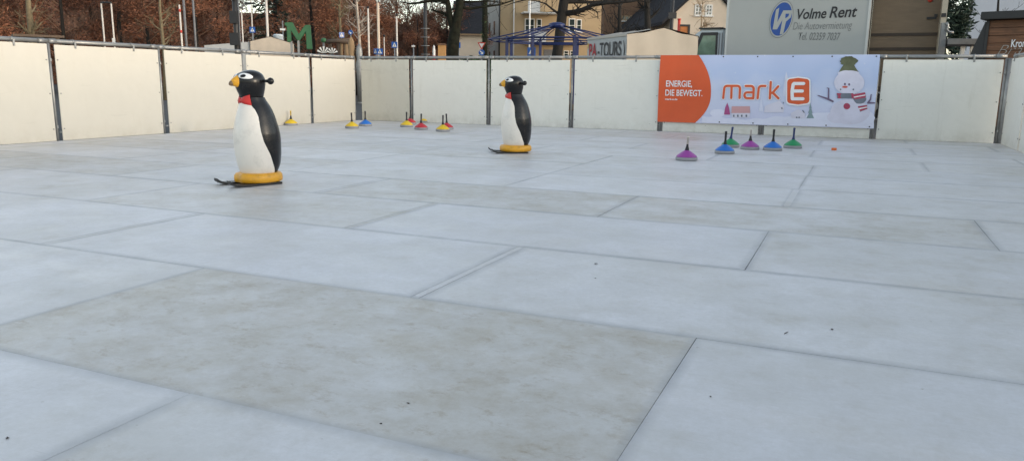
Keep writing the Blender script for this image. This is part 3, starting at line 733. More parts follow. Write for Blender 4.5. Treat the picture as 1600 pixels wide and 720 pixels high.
def leafy_tree(label, loc, h, rad, seed, lm=None, bark=None, n=2600, size=.17, group=None, low=.08, twigs=True):
    q = random.Random(seed)
    t = thing('brown_leaved_tree', label, 'tree', loc, q.uniform(0, 6), group)
    tr = MB(); tr.tube([(0, 0, -.1), (q.uniform(-.1, .1), q.uniform(-.1, .1), h*.35), (q.uniform(-.2, .2), q.uniform(-.2, .2), h*.7), (0, 0, h*.93)], [.16, .12, .07, .02], 8); tr.build('trunk', bark or M_bark, t)
    br = MB(); cs = []
    for k in range(26):
        z = h*q.uniform(low, .93); w = rad*(1-.55*abs(z/h-.4)/.6)*q.uniform(.45, 1); a = q.uniform(0, 2*PI)
        e = Vector((w*math.cos(a), w*math.sin(a), z+w*.25)); cs.append((e*.85, rad*q.uniform(.22, .42), rad*q.uniform(.18, .36)))
        d = e-Vector((0, 0, z*.85))
        limb(br, Vector((0, 0, z*.85)), d, d.length, .045, 2, q, 5, .3, .2, .8, .011, 3)
    leaves(br, cs, n, size, q, .6, 1)
    br.build('crown', [M_twig, lm or M_leafb], t)
    return t
GRPW = 'brown-leaved trees of the wood behind the rink'
proto = [leafy_tree('brown-leaved tree in the wood behind the rink', (0, 0, GZ), 11, 3.4, 100+i, n=12000, size=.085, group=GRPW, lm=(M_leafb, M_leafb, M_leafd)[i]) for i in range(3)]
wood = [(-5, 46), (60, 52), (105, 47), (150, 56), (195, 50), (235, 46), (268, 54), (310, 48), (345, 57), (452, 55), (490, 50), (530, 57), (558, 49), (600, 60), (-60, 50), (-120, 52), (578, 62), (622, 66), (652, 62), (676, 68), (700, 64), (735, 70)]
for i, (px, d) in enumerate(wood):
    p = at(px, 127, d); loc = (p.x, p.y, GZ)
    if i < 3:
        t = proto[i]; t.location = loc
    else:
        t = dup(proto[i % 3], loc, i*1.7, 'brown-leaved tree in the wood behind the rink')
    s = (1.0 if px < 540 else .78) * (1+.12*math.sin(i*2.3)); t.scale = (s, s, s*(.95+.1*math.cos(i*3)))
# smaller trees in the gap towards the big dark tree
for i, (px, d, h, lab, lm) in enumerate([(640, 70, 8.3, 'small round-topped brown tree in the gap left of the ivy tree', M_leafd), (668, 66, 7.4, 'thin brown tree right behind the dark mast', M_leafd), (615, 74, 7.4, 'brown tree between the lamp post and the round-topped tree', M_leafb), (690, 74, 6.0, 'dark low tree just left of the ivy-covered trunk', M_leafd)]):
    p = at(px, 127, d); leafy_tree(lab, (p.x, p.y, GZ), h, 2.3, 200+i, lm, n=5200, size=.085)
# dark mass of the wood behind
q = random.Random(3); wm = MB(); cs = []
for k in range(120):
    px = q.uniform(-200, 720); d = q.uniform(64, 84); p = at(px, 127, d); hh = 11 if px < 370 else (2.6 if px < 425 else (10 if px < 560 else 6.5))
    cs.append((Vector((p.x, p.y, q.uniform(.3, hh))), 2.6, 1.6))
leaves(wm, cs, 30000, .16, q, .6, 0)
tag(wm.build('distant_wood', M_leafd), 'dark brown mass of bushes filling the wood far behind', 'wood', kind='stuff')
# wooded hillside behind everything on the left
hm = MB(); hp_ = [(-500, 24), (-100, 22), (340, 20), (362, 12), (376, 7.6), (424, 7.4), (440, 13), (470, 18), (548, 17), (585, 12), (600, 9.2), (640, 8.6), (700, 8.2), (760, 5), (900, 2)]
nn = 240; vs_ = []
qh = random.Random(9)
for i in range(nn+1):
    px = -500+1400*i/nn
    for a, b in zip(hp_[:-1], hp_[1:]):
        if a[0] <= px <= b[0]: hh = a[1]+(b[1]-a[1])*(px-a[0])/(b[0]-a[0])
    hh *= 1+qh.uniform(-.06, .06)
    for d, f in ((92, 0), (96, .45), (101, .8), (106, 1), (130, 1.05), (200, .2)):
        p = at(px, 60, d); vs_.append((p.x, p.y, GZ-.3+hh*f+(qh.uniform(-.25, .25) if 0 < f else 0)))
hm.add(vs_, [(i*6+k, (i+1)*6+k, (i+1)*6+k+1, i*6+k+1) for i in range(nn) for k in range(5)], 0, False)
tag(hm.build('hillside', pm('hillside_leaf_litter', (.115, .058, .036), .95, .6, 1.1, bump=.5, dirt=(.03, .02, .015), dscale=.7, damt=.9)), 'brown wooded hillside', 'hill', kind='structure')
# leaf litter bank / undergrowth low down, dark
um = MB(); cs = []
for k in range(70):
    px = q.uniform(-160, 700); d = q.uniform(40, 46) if px < 340 or 440 < px < 500 else q.uniform(60, 66); p = at(px, 127, d); cs.append((Vector((p.x, p.y, q.uniform(0, 1.5))), 1.6, .9))
leaves(um, cs, 12000, .10, q, .6, 0)
tag(um.build('undergrowth', M_leafd), 'low dark undergrowth in front of the wood', 'bushes', kind='stuff')

def bare_tree(name, label, base, pts, rads, limbs, bark, seed, twigdepth=2, cat='tree', kids=3, bend=.4, twig=.006, group=None):
    t = thing(name, label, cat, base, 0, group); b0 = Vector(base); q = random.Random(seed)
    tr = MB(); tr.tube([Vector(p)-b0 for p in pts], rads, 12); tr.build('trunk', bark, t)
    cr_ = MB()
    for L in limbs:
        P_ = [Vector(p)-b0 for p in L[0]]; r0, r1 = L[1], L[2]
        n = len(P_); rr_ = [r0+(r1-r0)*i/(n-1) for i in range(n)]
        cr_.tube(P_, rr_, 8, 0, False)
        for i in range(1, n):
            for k in range(kids):
                f = q.random(); p = P_[i-1].lerp(P_[i], f); d = (P_[i]-P_[i-1]).normalized()
                a = Vector((q.uniform(-1, 1), q.uniform(-1, 1)*.7, q.uniform(-.8, 1)))
                LL = (P_[i]-P_[i-1]).length*q.uniform(.5, 1.0)+.25
                limb(cr_, p, d*.6+a*.9, LL, max(twig, rr_[i]*.45), twigdepth, q, 5, bend, .0, .9, twig, 2)
    cr_.build('crown', bark, t)
    return t
def A3(l, d): return [at(px, py, d+dd) for px, py, dd in l]
def gp(px, d): p = at(px, 78, d); return (p.x, p.y, GZ)
# big ivy tree left of the middle
D = 27
b_ = gp(708, D)
bare_tree('ivy_covered_tree', 'thick dark ivy-covered tree with forked trunk left of the beige block', b_, [Vector(b_)]+A3([(707, 85, 0), (709, 60, 0), (713, 38, 0), (717.5, 15, 0), (720, -20, 0), (726, -70, 0)], D), [.28, .215, .20, .165, .14, .13, .10],
          [(A3([(708, 45, 0), (703, 28, 0), (700.5, 10, 0), (697, -6, .3), (690, -40, .5)], D), .12, .07),
           (A3([(699, 4, 0), (688, 1, .1), (670, 2, .1), (655, 5, .2), (640, 6, .3), (625, 3, .4)], D), .075, .015),
           (A3([(702, 25, 0), (692, 21, .1), (682, 18, 0), (674, 15, .2)], D), .065, .02),
           (A3([(718, 12, 0), (735, 14, 0), (755, 11, .3), (780, 8, .3), (802, 1, .5), (815, -8, .5)], D), .055, .012),
           (A3([(716, 3, 0), (738, 3, 0), (765, 2, .3), (790, 5, .4)], D), .045, .010),
           (A3([(698, -4, 0), (680, -12, .2), (655, -14, .3), (630, -10, .5)], D), .07, .015)], M_ivy, 21, 1, kids=2)
D = 33
b_ = gp(869, D)
bare_tree('large_bare_tree', 'large dark bare tree rising behind the blue carousel frame', b_, [Vector(b_)]+A3([(870, 88, 0), (874, 60, 0), (877, 35, 0), (880, 10, 0), (884, -20, 0), (890, -70, 0)], D), [.30, .22, .215, .21, .20, .17, .10],
          [(A3([(880, 22, 0), (896, 20, -.2), (910, 16, -.4), (926, 8, -.6), (950, 5, -.8), (985, 3, -1), (1010, -2, -1)], D), .13, .03),
           (A3([(882, 3, 0), (900, 3, .2), (925, 4, .3), (955, 1, .4), (990, -4, .6)], D), .10, .03),
           (A3([(908, 17, -.4), (925, 14, -.5), (934, 20, -.5), (934, 30, -.5)], D), .045, .012),
           (A3([(873, 22, 0), (862, 14, -.2), (852, 6, -.3), (838, 2, -.4), (822, 0, -.5)], D), .055, .012),
           (A3([(884, -5, 0), (860, -8, -.4), (835, -3, -.5), (805, 4, -.6), (788, 10, -.6)], D), .06, .008),
           (A3([(886, -8, 0), (920, -14, -.4), (960, -12, -.5), (1000, -16, -.6)], D), .06, .012)], M_bark, 33, 1, kids=3)
# pale trees in front of the wood
def slim(label, px, d, pytop, r, bark, seed, lean=0, kids=2, name='bare_tree'):
    b_ = gp(px, d); top = at(px-lean, pytop, d); pts = [Vector(b_), Vector(b_).lerp(top, .3)+Vector((.05, 0, 0)), Vector(b_).lerp(top, .65)-Vector((.05, 0, 0)), top]
    q = random.Random(seed); L = []
    H = top.z
    for k in range(16):
        f = q.uniform(.38, .95); p = Vector(b_).lerp(top, f); a = q.uniform(0, 2*PI); ln = H*.11*(1.25-f)
        L.append(([p, p+Vector((math.cos(a)*ln*.5, math.sin(a)*ln*.5, ln*.35)), p+Vector((math.cos(a)*ln, math.sin(a)*ln, ln*.9))], r*.35, r*.08))
    return bare_tree(name, label, b_, pts, [r, r*.8, r*.55, r*.1], L, bark, seed, 1, kids=kids, twig=.009)
slim('pale sunlit bare tree at the left photo edge', 46, 36, -70, .20, M_pbark, 41, 4)
slim('thin young bare tree left of the red and white post', 253, 34, -60, .10, M_pbark, 42, 5)
slim('pale bare tree right above the playground frame', 531, 44, -60, .11, M_pbark, 43, 0)
slim('slender birch with white trunk beside the far poles', 562, 42, -80, .10, M_birch, 44, 6, name='birch_tree')
slim('bare twiggy tree in front of the shaded white house', 1566, 36, -60, .10, M_bark, 45, 2)
slim('bare tree growing against the cream gable', 1098, 40, -5, .07, M_tim, 46, 0)
slim('dark bare tree left of the slate roof', 1015, 38, -90, .24, M_bark, 47, 2, 3)
slim('dark bare tree between the beige block and the slate roof', 968, 41, -60, .16, M_bark, 48, -4, 3)
# dark columnar trunk left of the block
b_ = gp(757, 40)
t = thing('dark_tree_trunk', 'tall dark green mossy trunk at the left corner of the beige block', 'tree', b_)
tk = MB(); tk.tube([Vector((0, 0, -.1)), Vector((.02, 0, 3)), Vector((0, 0, 9))], [.17, .145, .11], 10); tk.build('trunk', M_ivy, t)
q = random.Random(8); lf = MB(); leaves(lf, [(Vector((0, 0, z*.5)), .22, .5) for z in range(1, 17)], 900, .07, q); lf.build('crown', M_hedge, t)
# hedges, conifers
def bush(name, label, px, d, w, h, mat, seed, n=1500, size=.12, cat='hedge', depth=1.0):
    q = random.Random(seed); b_ = gp(px, d); t = thing(name, label, cat, b_)
    tr = MB()
    for k in range(5): tr.tube([(q.uniform(-w/2, w/2), 0, 0), (q.uniform(-w/2, w/2), q.uniform(-.2, .2), h*.8)], [.04, .015], 5)
    tr.build('stem', M_bark, t)
    cs = [(Vector((q.uniform(-w/2, w/2), q.uniform(-depth/2, depth/2), h*q.uniform(.12, .86))), min(w, h)*.28, h*.17) for _ in range(24)]
    m_ = MB(); leaves(m_, cs, n, size, q); m_.build('foliage', mat, t); return t
bush('hedge', 'green hedge under the dark roof right of the ivy tree', 737, 44, 2.6, 2.5, M_hedge, 51, 2600)
bush('evergreen_shrub', 'dark evergreen behind the lorries beside the shaded house', 1487, 34, 1.5, 6.0, M_needle, 52, 3800, cat='shrub')
bush('evergreen_shrub', 'dark shrub between block and cream house', 975, 52, 3.5, 4.0, M_leafd, 53, 2500, .14, cat='shrub', depth=1.5)
bush('evergreen_shrub', 'low dark shrub right of the playground frame', 625, 50, 5.0, 1.9, M_leafd, 54, 2500, .12, cat='shrub')
def conifer(label, px, d, h, w, seed, name='conifer_tree'):
    q = random.Random(seed); t = thing(name, label, 'tree', gp(px, d)); MB().tube([(0, 0, 0), (0, 0, h)], [.2, .03], 8).build('trunk', M_bark, t)
    m_ = MB()
    for k in range(70):
        z = h*(.12+.86*k/70); L = w*(1-z/h)+.15; a = k*2.4; d_ = Vector((math.cos(a), math.sin(a), -.25))
        for j in range(26):
            f = q.random(); p = Vector((0, 0, z))+d_*L*f+Vector((q.uniform(-1, 1), q.uniform(-1, 1), q.uniform(-1.4, .2)))*.16
            s = .13; m_.add([p, p+Vector((q.uniform(-1, 1)*s, q.uniform(-1, 1)*s, -s*.6)), p+d_*s*1.5+Vector((0, 0, -s)), p+d_*s], [(0, 1, 2, 3)])
    m_.build('crown', M_needle, t); return t
conifer('dark conifer with hanging branches above the beige tent', 433, 52, 12.5, 3.0, 61)

# ------------------------------------------------------------------ buildings
def frame_window(parent, x0, x1, z0, z1, y, panes=2, rows_=2, shutter=False, frame=None):
    f = MB(); t = .07
    f.box((x0, y-.05, z0), (x0+t, y+.02, z1)); f.box((x1-t, y-.05, z0), (x1, y+.02, z1)); f.box((x0+t, y-.05, z0), (x1-t, y+.02, z0+t)); f.box((x0+t, y-.05, z1-t), (x1-t, y+.02, z1))
    for k in range(1, panes):
        xm = x0+(x1-x0)*k/panes; f.box((xm-.03, y-.045, z0+t), (xm+.03, y+.02, z1-t))
    for k in range(1, rows_):
        zm = z0+(z1-z0)*k/rows_; f.box((x0+t, y-.04, zm-.02), (x1-t, y+.015, zm+.02))
    w = f.build('window', frame or M_wht, parent)
    MB().box((x0+.03, y-.02, z0+.03), (x1-.03, y-.012, z1-.03)).build('pane', M_glass, w)
    MB().box((x0-.08, y-.14, z0-.07), (x1+.08, y-.005, z0-.003)).build('sill', M_wht, w)
    return w
# beige block
D = 70; c0 = at(780, 127, D); k = D/FPX
ang = R(12)
t = thing('apartment_building', 'beige rendered apartment block with balconies behind the blue carousel frame', 'building', (c0.x, c0.y, GZ), ang)
def zz(py, d=D, px=850): return at(px, py, d).z-GZ
WB = 9.9; HB = 11.5
MB().box((0, 0, 0), (WB, 9, HB)).build('wall', M_beige, t)
MB().box((-.06, .05, 0), (-.004, 9, HB)).build('side_wall', M_beige_shade, t)
rf = MB(); rf.prism([(-.6, HB), (WB+.6, HB), (WB+.6, HB+.25), (WB-2, HB+2.8), (2, HB+2.8), (-.6, HB+.25)], -.6, 9.6); rf.build('roof', M_brick, t)
def wx(px): return (px-780)*k/math.cos(ang)*1.0
for (a, b2, y0, y1, pn) in [(818, 833, 29, 51, 2), (836, 844, 29, 50, 1), (886, 896, 27, 49, 1), (898, 906, 28, 48, 1), (879, 887, 78, 88, 1), (889, 896, 78, 88, 1)]:
    frame_window(t, wx(a), wx(b2), zz(y1), zz(y0), -.01, pn, 2)
for (a, b2, y0) in [(812, 872, 20), (816, 908, 66)]:
    bl = MB(); bl.box((wx(a), -1.3, zz(y0+2)), (wx(b2), -.003, zz(y0))); bo_ = bl.build('balcony', M_wht, t)
for (a, b2, y0, y1) in [(818, 836, 4, 20), (820, 846, 50, 66)]:
    p_ = MB(); p_.box((wx(a), -1.25, zz(y1)), (wx(b2), -1.20, zz(y0))); p_.build('balcony_parapet', M_wht, t)
MB().tube([(wx(801), -.10, 0), (wx(801), -.10, HB)], .06, 8).build('downpipe', M_wht, t)
MB().tube([(-.03, -.08, 0), (-.03, -.08, HB)], .07, 8).build('downpipe', M_dark, t)
MB().box((wx(848), -.03, 0), (wx(865), -.004, zz(77))).build('garage_door', M_poleg, t)
for z in (2.5, 5.1, 7.9):
    for y in (1.8, 4.2, 6.4): MB().box((-.09, y, z), (-.062, y+.7, z+1.2)).build('side_window', M_glass, t)
# dark-roofed house left of it
D = 62; c0 = at(716, 127, D); k = D/FPX
t = thing('dark_roofed_house', 'low house with black slate roof seen right of the ivy tree', 'house', (c0.x, c0.y, GZ), R(4))
W_ = 2.0
z1 = at(740, 51, D).z-GZ; z2 = at(740, 10, D).z-GZ+.3
MB().box((0, .3, 0), (W_, 8, z1)).build('wall', M_cream, t)
rf = MB(); vs_ = [(-.4, -.1, z1-.1), (W_+.4, -.1, z1-.1), (W_+.4, 4.2, z2+.5), (-.4, 4.2, z2+.5), (W_+.4, 8.5, z1-.1), (-.4, 8.5, z1-.1)]
rf.add(vs_, [(0, 1, 2, 3), (3, 2, 4, 5), (0, 3, 5), (1, 4, 2)]); rf.build('roof', M_slate, t)
MB().box((-.4, -.16, z1-.22), (W_+.4, -.1, z1-.12)).build('gutter', M_tim, t)
# cream gable house
D = 48; kk = D/FPX
c0 = at(1047, 30, D)
t = thing('gabled_house', 'cream house gable with two small windows above the lorry cab', 'house', (c0.x, c0.y, GZ), R(9))
def hx(px): return (px-1047)*kk*1.03
def hz(py, px=1090): return at(px, py, D).z-GZ
HW = hx(1154); ridge_x = HW/2; ez = hz(27); zr = hz(-27); HD = 10
gb = MB(); gb.prism([(0, 0), (HW, 0), (HW, ez), (ridge_x, zr), (0, ez)], 0, HD); gb.build('wall', M_cream, t)
rf = MB(); s_ = (zr-ez)/ridge_x
for sgn in (-1, 1):
    ov = -.55 if sgn < 0 else HW+.55
    z0_ = ez-.55*s_
    rf.prism([(ridge_x, zr+.01), (ov, z0_+.01), (ov, z0_+.19), (ridge_x, zr+.23)], -.22, HD+.3)
rf.build('roof', M_slate, t)
for a, b2 in ((1084, 1095), (1100.5, 1111)): frame_window(t, hx(a), hx(b2), hz(24), hz(6.5), -.01, 2, 3)
ch = thing('red_post', 'short dark red pipe standing beside the orange window frame', 'post', gp(1059, 30)); MB().tube([(0, 0, 0), (0, 0, at(1059, 31, 30).z-GZ)], .055, 10).build('pipe', M_signr, ch)
MB().tube([(0, 0, at(1059, 31, 30).z-GZ+.001), (0, 0, at(1059, 29.5, 30).z-GZ)], .075, 10).build('cap', M_signr, ch)
w_ = thing('orange_notice_case', 'small orange notice case with dark frame above the cream tarpaulin', 'notice case', gp(1067, 30))
zc = at(1067, 46, 30).z-GZ
MB().box((-.15, -.02, zc-.25), (.15, .03, zc+.10)).build('panel', pm('notice_orange', (.42, .14, .03), .5, .2, 6), w_)
fr = MB(); fr.box((-.22, -.05, zc+.101), (.22, .05, zc+.17)); fr.box((-.22, -.05, 0), (-.151, .05, zc+.10)); fr.box((.151, -.05, 0), (.22, .05, zc+.10)); fr.build('frame', M_dark, w_)
# dark building between
D = 58; c0 = at(940, 127, D)
t = thing('dark_brown_house', 'dark brown house with a window and a painted lit patch behind the tarpaulin trailer', 'house', (c0.x, c0.y, GZ), R(-5))
z1 = at(960, -30, D).z-GZ
MB().box((0, 0, 0), (4.3, 8, z1)).build('wall', M_brick, t)
rf = MB(); rf.prism([(-.4, z1), (4.7, z1), (2.1, z1+2.5)], -.3, 8.3); rf.build('roof', M_slate, t)
frame_window(t, 1.3, 2.1, at(968, 33, D).z-GZ, at(968, 25, D).z-GZ, -.01, 3, 1, frame=M_tim)
MB().box((2.0, -.3, 2.4), (3.2, -.003, at(990, 38, D).z-GZ)).build('lit_patch', M_beige, t)  # beige box standing in for a lit patch of the house front
# shaded white house at the right
D = 42; c0 = at(1507, 55, D)
t = thing('white_house', 'tall plain white house in shade behind the wooden beer stall', 'house', (c0.x, c0.y, GZ), R(-38))
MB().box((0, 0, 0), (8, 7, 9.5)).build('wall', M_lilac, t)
rf = MB(); rf.prism([(-.5, 9.5), (8.5, 9.5), (4, 12.5)], -.4, 7.4); rf.build('roof', M_slate, t)
frame_window(t, 4.2, 5.2, 5.0, 6.4, -.01, 2, 2)
# brown far house under the sky gap and pale house top left
D = 88; c0 = at(372, 127, D)
t = thing('brown_far_house', 'distant brown house with sunlit yellow wall patch left of the conifer', 'house', (c0.x, c0.y, GZ), R(8))
z1 = at(400, 17, D).z-GZ
MB().box((0, 0, 0), (4.6, 7, z1-1.8)).build('wall', M_cream, t)
rf = MB(); rf.add([(-.3, -.4, z1-2.0), (5.4, -.4, z1-2.0), (5.4, 3.4, z1), (-.3, 3.4, z1), (5.4, 7.3, z1-2), (-.3, 7.3, z1-2)], [(0, 1, 2, 3), (3, 2, 4, 5), (0, 3, 5), (1, 4, 2)]); rf.build('roof', M_brick, t)
for i in range(2): frame_window(t, .6+i*1.6, 1.4+i*1.6, z1-3.9, z1-2.8, -.01, 2, 1)
D = 96; c0 = at(-40, 127, D)
t = thing('pale_far_house', 'pale sunlit house glimpsed through twigs at the top left', 'house', (c0.x, c0.y, GZ), R(10))
MB().box((0, 0, 0), (6.6, 8, 15)).build('wall', M_cream, t)
rf = MB(); rf.prism([(-.5, 15), (7.1, 15), (3.3, 18)], -.4, 8.4); rf.build('roof', M_brick, t)
for i in range(2): frame_window(t, 1+i*2.6, 2.1+i*2.6, 11.3, 12.7, -.01, 2, 2)

# ------------------------------------------------------------------ tarpaulin trailer
a_ = at(980, 55, 20.0); b2 = at(915, 55, 21.8); c2 = at(1091, 55, 20.7)
fang = math.atan2(c2.y-a_.y, c2.x-a_.x); FW = (Vector((c2.x, c2.y))-Vector((a_.x, a_.y))).length
t = thing('tarpaulin_trailer', 'trailer with tarpaulin cover tinted cream for sun and grey for shade, lettered on its side', 'trailer', (a_.x, a_.y, GZ), fang)
E0 = at(980, 54, 20).z-GZ; RZ = at(1035, 44, 20.3).z-GZ; LN = 2.35; GR = .75
def tarp(mb, front):
    pass
fr = MB(); nx = 14; vs_ = []
for j in range(7):
    for i in range(nx+1):
        x = FW*i/nx; zt = E0+(RZ-E0)*(1-abs(x/FW*2-1))-.03*math.exp(-((x/FW-.25)/.12)**2)-.03*math.exp(-((x/FW-.75)/.12)**2)
        z = GR+(zt-GR)*j/6; vs_.append((x, -.012*math.sin(i*1.3+j*.7)+.010*math.cos(j*1.9+i*.4), z))
fr.add(vs_, [(j*(nx+1)+i, j*(nx+1)+i+1, (j+1)*(nx+1)+i+1, (j+1)*(nx+1)+i) for j in range(6) for i in range(nx)], 0, True); fr.build('front_tarpaulin', M_tarp_cream_lit, t)
sd = MB(); vs_ = []
for j in range(7):
    for i in range(13):
        y = LN*i/12; z = GR+(E0-GR)*j/6-.02*math.sin(i*1.6)*(j == 6); vs_.append((.008*math.sin(i*1.9+j), y, z))
sd.add(vs_, [(j*13+i, (j+1)*13+i, (j+1)*13+i+1, j*13+i+1) for j in range(6) for i in range(12)], 0, True)
sd.add([(FW+x*-1, y, z) for x, y, z in vs_], [(j*13+i, j*13+i+1, (j+1)*13+i+1, (j+1)*13+i) for j in range(6) for i in range(12)], 0, True)
sd.add([(0, LN, GR), (FW, LN, GR), (FW, LN, E0), (FW/2, LN, RZ), (0, LN, E0)], [(4, 3, 2, 1, 0)]); so_ = sd.build('side_tarpaulin', M_tarp_grey_shade, t)
tp = MB(); vs_ = []
for i in range(13):
    y = -.02+(LN+.04)*i/12; sg = -.025*abs(math.sin(i*PI/4))
    vs_ += [(-.02, y, E0-.04), (-.01, y, E0+.015), (FW/2, y, RZ+.02+sg), (FW+.01, y, E0+.015), (FW+.02, y, E0-.04)]
tp.add(vs_, [(i*5+k, i*5+5+k, i*5+6+k, i*5+k+1) for i in range(12) for k in range(4)], 0, True); tp.build('roof_tarpaulin', M_tarp_cream_lit, t)
MB().box((0, 0, GR-.22), (FW, LN, GR-.003)).build('loading_bed', M_galv, t)
for y in (.9, 1.5):
    for x in (-.02, FW-.16):
        w_ = MB(); w_.tube([(x, y, .28), (x+.18, y, .28)], .28, 18); w_ = w_.build('wheel', M_rubber, t); MB().tube([(x-.006, y, .28), (x+.186, y, .28)], .15, 14).build('rim', M_galv, w_)
# lettering on the grey side (reads from far end to the front corner)
lw = thing('x', 'x', 'x') ; bpy.data.objects.remove(lw)
I_txt = pm('lettering_black', (.02, .02, .025), .5, .1); I_txr = pm('lettering_red', (.40, .02, .03), .5, .1); I_txy = pm('lettering_yellow', (.65, .40, .03), .5, .1)
def side_text(body, y_from, width, z, size, mat, name='lettering'):
    o = text(name, body, size, mat, t, 0, z, 0, width=width, bold=.006)
    for v in o.data.vertices: v.co = Vector((-.022, y_from-v.co.x, v.co.z))
    return o
zt_ = at(960, 88, 20.6).z-GZ; cap = (at(960, 65, 20.6).z-at(960, 88, 20.6).z)/.70
side_text('PA', LN*.93, LN*.20, zt_, cap, I_txr); side_text('-TOURS', LN*.70, LN*.585, zt_, cap, I_txt); side_text(')', LN*.07, LN*.04, zt_, cap, I_txt)
side_text("'", LN*.975, LN*.025, zt_, cap, I_txy)

# ------------------------------------------------------------------ white box lorry
a_ = at(1134, 55, 23.0); b2 = at(1356, 55, 21.4)
lang = math.atan2(b2.y-a_.y, b2.x-a_.x); TL = (b2-a_).xy.length
t = thing('box_lorry', 'white box lorry with blue oval logo and rental lettering behind the banner', 'lorry', (a_.x, a_.y, GZ), lang)
TH = 3.75
bx_ = MB(); bx_.box((0, 0, .95), (TL, 2.3, TH)); bo_ = bx_.build('cargo_box', M_truck, t, bevel=.015)
eg = MB(); eg.box((-.012, -.014, .93), (.05, .0-.002, TH+.01)); eg.box((TL-.05, -.014, .93), (TL+.012, -.002, TH+.01)); eg.box((.05, -.012, .93), (TL-.05, -.002, 1.02)); eg.box((.05, -.012, TH-.08), (TL-.05, -.002, TH+.01)); eg.build('edge_trim', pm('trim_alu', (.52, .54, .54), .4, .06, 5, metal=.3), bo_)
# cab
cb = MB(); cz = at(1115, 46, 23.2).z-GZ
cb.prism([(-1.35, .5), (-.06, .5), (-.06, cz), (-.72, cz), (-.90, cz-.12), (-1.32, 1.45)], .12, 2.15); cbo = cb.build('cab', M_cab, t, bevel=.04)
sd = MB(); sd.prism([(-.98, 1.62), (-.28, 1.62), (-.28, cz-.16), (-.70, cz-.16)], .10, .117); sd.build('side_window', M_glassg, cbo)
fr = MB()
fr.stroke([(-1.0, 1.60), (-.70, cz-.13), (-.27, cz-.13)], .09, .09); fr.stroke([(-.27, cz-.13), (-.26, 1.72), (-.45, 1.64), (-.60, 1.58), (-1.0, 1.60)], .06, .088); fr.build('window_seal', M_dark, cbo)
ws = MB(); ws.add([(-1.325, .25, 1.5), (-1.325, 2.0, 1.5), (-.93, 2.0, cz-.16), (-.93, .25, cz-.16)], [(3, 2, 1, 0)]); ws.build('windscreen', M_glass, cbo)
vz = MB(); vz.box((-.80, .05, cz+.012), (-.1, 2.2, cz+.05)); vz.build('roof_edge', M_dark, cbo)
mi_ = MB(); mi_.box((-.98, -.20, 1.42), (-.89, .02, 1.80)); mi_.tube([(-.94, .12, 1.8), (-.94, -.1, 1.86)], .02, 6); mi_.build('mirror', M_dark, cbo, bevel=.02)
hb = MB(); hb.box((-.52, .085, 1.02), (-.12, .112, 1.05)); hb.build('door_handle', M_dark, cbo)
pil = MB()
for x in (-.20, -.13): pil.box((x, .095, .6), (x+.02, .113, cz-.1))
pil.build('door_seam', M_poleg, cbo)
MB().box((-1.6, .35, .55), (TL-.1, 1.95, .93)).build('chassis', M_dark, t)
for x in (-1.0, TL-1.0):
    for y in (.15, 1.9):
        w_ = MB(); w_.tube([(x, y, .43), (x, y+.26, .43)], .43, 24); w_ = w_.build('wheel', M_rubber, t); MB().tube([(x, y-.01, .43), (x, y+.27, .43)], .22, 18).build('rim', M_galv, w_)
def lx(px): return TL*((px-1134)/(1356-1134))*(.965+.035*(px-1134)/222)
def ld(px): return a_.y+(b2.y-a_.y)*lx(px)/TL
def lz(px, py): return at(px, py, ld(px)).z-GZ
I_blue = pm('logo_blue', (.015, .075, .33), .4, .05); I_tgr = pm('lettering_grey', (.19, .20, .20), .5, .08)
ox, oz = lx(1224.5), lz(1224.5, 30.5); rx_, rz_ = (lx(1243)-lx(1206))/2, (lz(1224, 1)-lz(1224, 60))/2
lg = MB(); shear = .12
def oval(f, y, mi):
    lg.flat([(ox+f*rx_*math.cos(2*PI*i/40)+shear*f*rz_*math.sin(2*PI*i/40), oz+f*rz_*math.sin(2*PI*i/40)) for i in range(40)], y, mi)
oval(1.0, -.006, 1); oval(.965, -.009, 2); oval(.88, -.012, 0)
lg.build('logo_oval', [I_blue, I_tgr, M_truck], bo_)
lt = MB()
def LQ(x, z): return (ox+x*rx_+shear*z*rz_, oz+z*rz_)
lt.flat([LQ(-.60, .50), LQ(-.36, .60), LQ(-.28, -.16), LQ(.04, .46), LQ(.84, .45), LQ(.80, .08), LQ(.46, -.14), LQ(.42, -.78), LQ(.14, -.82), LQ(.12, -.04), LQ(-.18, -.54), LQ(-.56, -.54)], -.015)
lt.build('logo_letters', M_truck, bo_)
lt2 = MB(); lt2.flat([LQ(.30, .28), LQ(.60, .28), LQ(.58, .14), LQ(.34, .03)], -.017); lt2.build('logo_letters', I_blue, bo_)
def ttext(body, px0, py0, px1, py1, cap_px, mat, bold, shear_):
    x0, x1 = lx(px0), lx(px1); z0 = lz(px0, py0); z1 = lz(px1, py1); cap = (lz(px0, py0-cap_px)-lz(px0, py0))/.71
    o = text('lettering', body, cap, mat, bo_, x0, z0, -.008, width=x1-x0, bold=bold, shear=shear_)
    for v in o.data.vertices: v.co.z += (z1-z0)*(v.co.x-x0)/(x1-x0)
    return o
ttext('Volme', 1249, 30.5, 1293.5, 28.6, 16.0, I_txt, .007, .22); ttext('Rent', 1298, 28.2, 1338, 26.5, 17.5, I_txt, .007, .22)
ttext('Die Autovermietung', 1244, 47, 1332.5, 45.0, 12.0, I_tgr, -.002, .22)
ttext('Tel. 02359 7037', 1254, 62.5, 1317, 63.0, 11.5, I_tgr, .002, .22)

